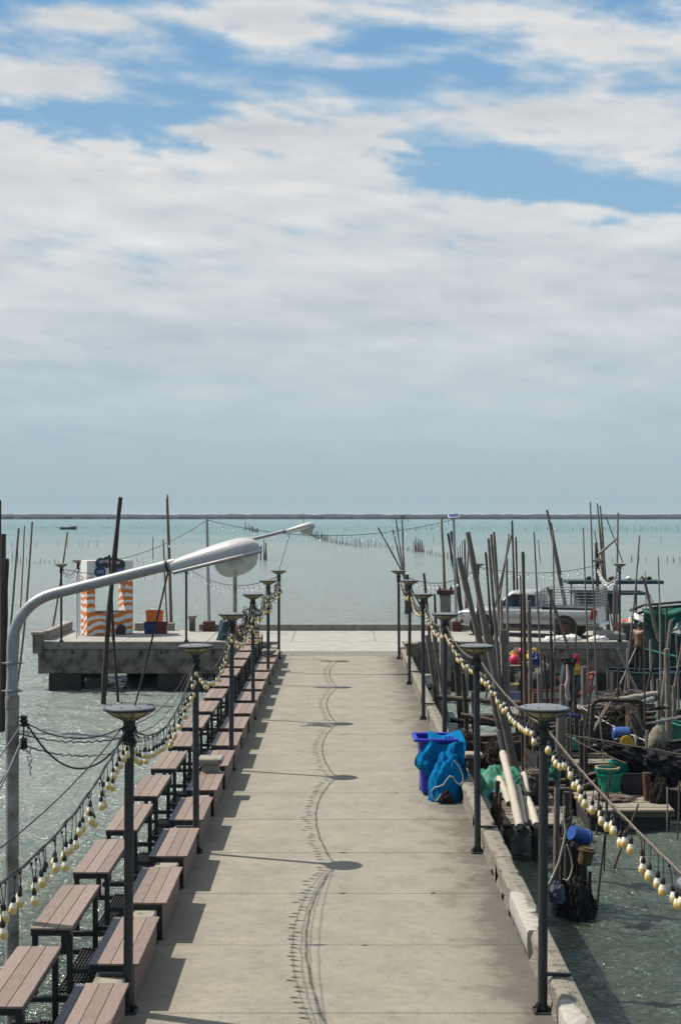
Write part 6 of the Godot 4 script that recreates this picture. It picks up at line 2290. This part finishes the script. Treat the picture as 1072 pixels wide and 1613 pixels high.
	tangle("net_bundle", "dark net skirt round the grey covered mound", "fishing net", at(1038, 1205, 31.0), Vector3(.36, .55, .3), "net_black", 150, 0.012, 69, 1.0)
	t = thing("small_boat", "small green boat cut by the right frame edge", "boat", Vector3((1078 - 536) * 38.5 / F, WATER, -38.5), PI)
	hull_parts(t, 1.6, .9, .45, "tarp_green", "tarp_green", "timber")
	mb = MB.new()
	mb.box(Vector3.ZERO, Vector3(1.3, .4, .1), Basis(), .02)
	heap("green_net", "small bright green net heap left of the pipe frame", "fishing net", at(900, 1176, 33.0), Vector3(.22, .20, .2), "tarp_green", 70, .4)
	heap("green_net", "teal net scrap hung on the long grey bamboo of the post bundle", "fishing net", at(871, 1220, 22.2), Vector3(.07, .16, .08), "net_green", 71, .5)

	# bamboo raft beside the kerb
	t = thing("plank_raft", "weathered plank raft carrying bamboo beside the right kerb", "raft", Vector3(3.55, 0, -26.4))
	for k in 9:
		mb = MB.new()
		mb.box(Vector3(.02 * sin(k * 2.0), -1.08 + .01 * sin(k * 3.1), 1.1 - .31 * k), Vector3(1.25 + .08 * sin(k * 5.0), .05, .28), Basis(Vector3.UP, .03 * sin(k * 2.9)), .01)
		part("plank", mb, M.timber_pale if k < 3 else M.timber, t)
	for k in 5:
		mb = MB.new()
		mb.tube([Vector3(-.5 + .25 * k, -1.20, -1.4), Vector3(-.5 + .25 * k, -1.22, 1.25)], .085, 8)
		part("float_log", mb, M.timber, t)
	for sx in [-.52, .0, .52]:
		for sz in [-1.2, .9]:
			mb = MB.new()
			mb.tube([Vector3(sx, -2.4, sz), Vector3(sx, -1.28, sz)], .07, 7)
			part("leg", mb, M.pole_dark, t)
	for q in [[791, 1186, 818, 1308, 10.5, 26.6, 24.6, "thick pale bamboo lying longest on the plank raft"], [785, 1226, 802, 1266, 9, 26.3, 25.4, "short thick pale bamboo at the left of the plank raft"], [815, 1238, 825, 1303, 7, 26.0, 24.8, "pale bamboo right beside the longest one on the raft"],
			[801, 1236, 807, 1262, 6, 26.3, 25.6, "pale bamboo stub half hidden under the longest one"], [825, 1256, 834, 1294, 6, 25.9, 25.0, "thin pale bamboo third from the right on the raft"], [830, 1258, 844, 1309, 9, 25.8, 24.7, "thick pale bamboo at the right of the plank raft"], [824, 1219, 829, 1250, 8, 26.6, 26.0, "pale bamboo stub poking from the green tarpaulin"]]:
		var aa := at(q[0], q[1], q[5])
		var bb := at(q[2], q[3], q[6])
		bb.y = maxf(bb.y, -.99)
		mb = MB.new()
		var pp := []
		var rr := []
		var r: float = q[4] * 25.5 / F * .62
		for k in 13:
			var f := k / 12.0
			pp.append((bb - aa) * f + Vector3(0, .04 * sin(f * PI), 0))
			rr.append(r * (1.12 if k % 3 == 1 else 1.0) * lerpf(.92, 1.05, f))
		mb.tube(pp, rr, 10, false)
		mb.lathe([Vector2(r * .8, 0), Vector2(0, .01)], 10, pp[12] - (bb - aa).normalized() * .03, Basis(Vector3.RIGHT, PI / 2))
		tag(put("bamboo_log", mb.mesh(M.pole_bleached), null, aa), q[7], "bamboo")
	cloth("green_tarpaulin", "crumpled green tarpaulin on the raft behind the bamboo", "tarpaulin", at(790, 1240, 27.7), func(u: float, v: float) -> Vector3:
		return Vector3(lerpf(-.62, .62, u), .20 * sin(PI * u) * (1.0 - v) + .13 * nf.get_noise_2d(u * 4.0, v * 4.0) + .05 * sin(u * 19.0 + v * 5.0) - .28 * v + .14, lerpf(-.55, .5, v)), "tarp_green", 46, 30)
	cloth("green_tarpaulin", "darker green net fold beside the bamboo on the raft", "tarpaulin", at(826, 1238, 27.6), func(u: float, v: float) -> Vector3:
		return Vector3(lerpf(-.32, .34, u), .12 * sin(PI * u) + .16 * nf.get_noise_2d(u * 5.0 + 9.0, v * 4.0) - .22 * v + .08, lerpf(-.3, .35, v)), "net_green", 32, 24)
	tangle("net_bundle", "black net heap at the right of the bamboo raft", "fishing net", at(843, 1262, 27.0), Vector3(.25, .42, .3), "net_black", 140, 0.010, 73, 0.0)
	tangle("rope_heap", "pale rope and rag heap on top of the black net heap", "rope", at(842, 1222, 27.2), Vector3(.28, .14, .25), "rope", 90, 0.012, 74, 0.0)
	heap("blue_cloth", "small blue cloth under the bamboo on the raft", "cloth", at(822, 1252, 27.4), Vector3(.10, .12, .1), "plastic_blue", 75, .5)
	heap("blue_cloth", "blue scrap at the raft's left corner under the tarpaulin", "cloth", at(779, 1252, 27.3), Vector3(.09, .08, .1), "plastic_blue", 76, .5)
	tangle("seaweed_heap", "shaggy brown net mound hung on the leaning piles", "fishing net", at(779, 1212, 34), Vector3(.34, .68, .35), "net_brown", 200, 0.013, 77, 1.0)
	tangle("seaweed_heap", "dark shaggy driftwood heap by the third right lamp post", "driftwood", at(735, 1182, 33.6), Vector3(.36, .46, .3), "net_brown", 140, 0.014, 78, 0.0)
	log_between("loose_stick", "white-wrapped pipe leaning on the big piles above the bamboo", at(783.5, 1150, 33.75), at(791, 1184, 33.7), .05, "galvanised")
	basket("white_basin", "white upturned basin on a stick left of the second right lamp post", "basin", at(731, 1161, 34), .06, .10, .06, "white_paint", Vector3(PI - .5, 0, 0))
	# drums, ropes and cloth on the post bundle
	basket("blue_drum", "bright blue drum lying tilted on the mossy post bundle", "drum", at(899, 1311, 21.6), .115, .12, .30, "plastic_blue", Vector3(.25, .3, -PI / 2 - .42), true)
	basket("yellow_drum", "dirty yellow-brown drum under the blue one on the post bundle", "drum", at(919, 1360, 21.5), .10, .11, .24, "plastic_brown", Vector3(.1, 0, -.2), true)
	tangle("seaweed_heap", "dark weed and rope clump at the foot of the post bundle", "seaweed", Vector3((908 - 536) * 21.8 / F, WATER - .1, -21.8), Vector3(.30, .75, .25), "net_black", 160, 0.011, 80, 1.0)
	heap("navy_cloth", "dark navy cloth caught on the post bundle's left side", "cloth", at(876, 1412, 21.5), Vector3(.12, .22, .10), "tarp_slate", 81, .4)
	mb = MB.new()
	var rp := []
	for q in [[888, 1270], [887, 1290], [890, 1310], [886, 1330], [880, 1355], [872, 1375], [864, 1392]]:
		rp.append(at(q[0], q[1], 21.2) - at(888, 1270, 21.2))
	mb.tube(rp, .017, 6)
	tag(put("rope", mb.mesh(M.rope_white), null, at(888, 1270, 21.2)), "pale rope trailing from the mossy posts down towards the kerb", "rope")
	mb = MB.new()
	rp = []
	for q in [[892, 1330], [898, 1348], [901, 1365], [897, 1380], [892, 1387], [886, 1384]]:
		rp.append(at(q[0], q[1], 21.3) - at(892, 1330, 21.3))
	mb.tube(rp, .012, 6)
	tag(put("rope", mb.mesh(M.rope_white), null, at(892, 1330, 21.3)), "short pale rope loop hanging on the mossy posts", "rope")
	mb = MB.new()
	for k in 26:
		var a := Vector3(rng.randf_range(-.09, .10), rng.randf_range(-.35, .12), .14)
		mb.tube([a, a + Vector3(.04, .06, .02), a + Vector3(rng.randf_range(-.06, .06), rng.randf_range(-.16, .05), .0)], .009, 5)
	tag(put("rope_knots", mb.mesh(M.rope), null, at(890, 1285, 21.9)), "knotted pale ropes bound round the mossy posts", "rope")
	mb = MB.new()
	for k in 14:
		mb.ball(Vector3(rng.randf_range(-.12, .12), rng.randf_range(-.05, .1), .05), Vector3(.05, .05, .05), 7, 5, .8, k)
	tag(put("rope_knots", mb.mesh(M.rope), null, at(942, 884, 54.8)), "dark rope knot binding the poles behind the pickup", "rope")
	wire("thin dark rope from the crossbar's end up to the tall bamboo behind the pickup", at(954, 815, 55), at(980, 886, 55), .0, .02)

func _ready() -> void:
	rng.seed = 7
	make_view()
	make_materials()
	make_sea()
	make_pier()
	make_seats()
	make_posts()
	make_street_lamps()
	make_jetty()
	make_frame()
	make_pickup()
	make_strings()
	make_poles()
	make_far_stakes()
	make_gear()
	make_people()
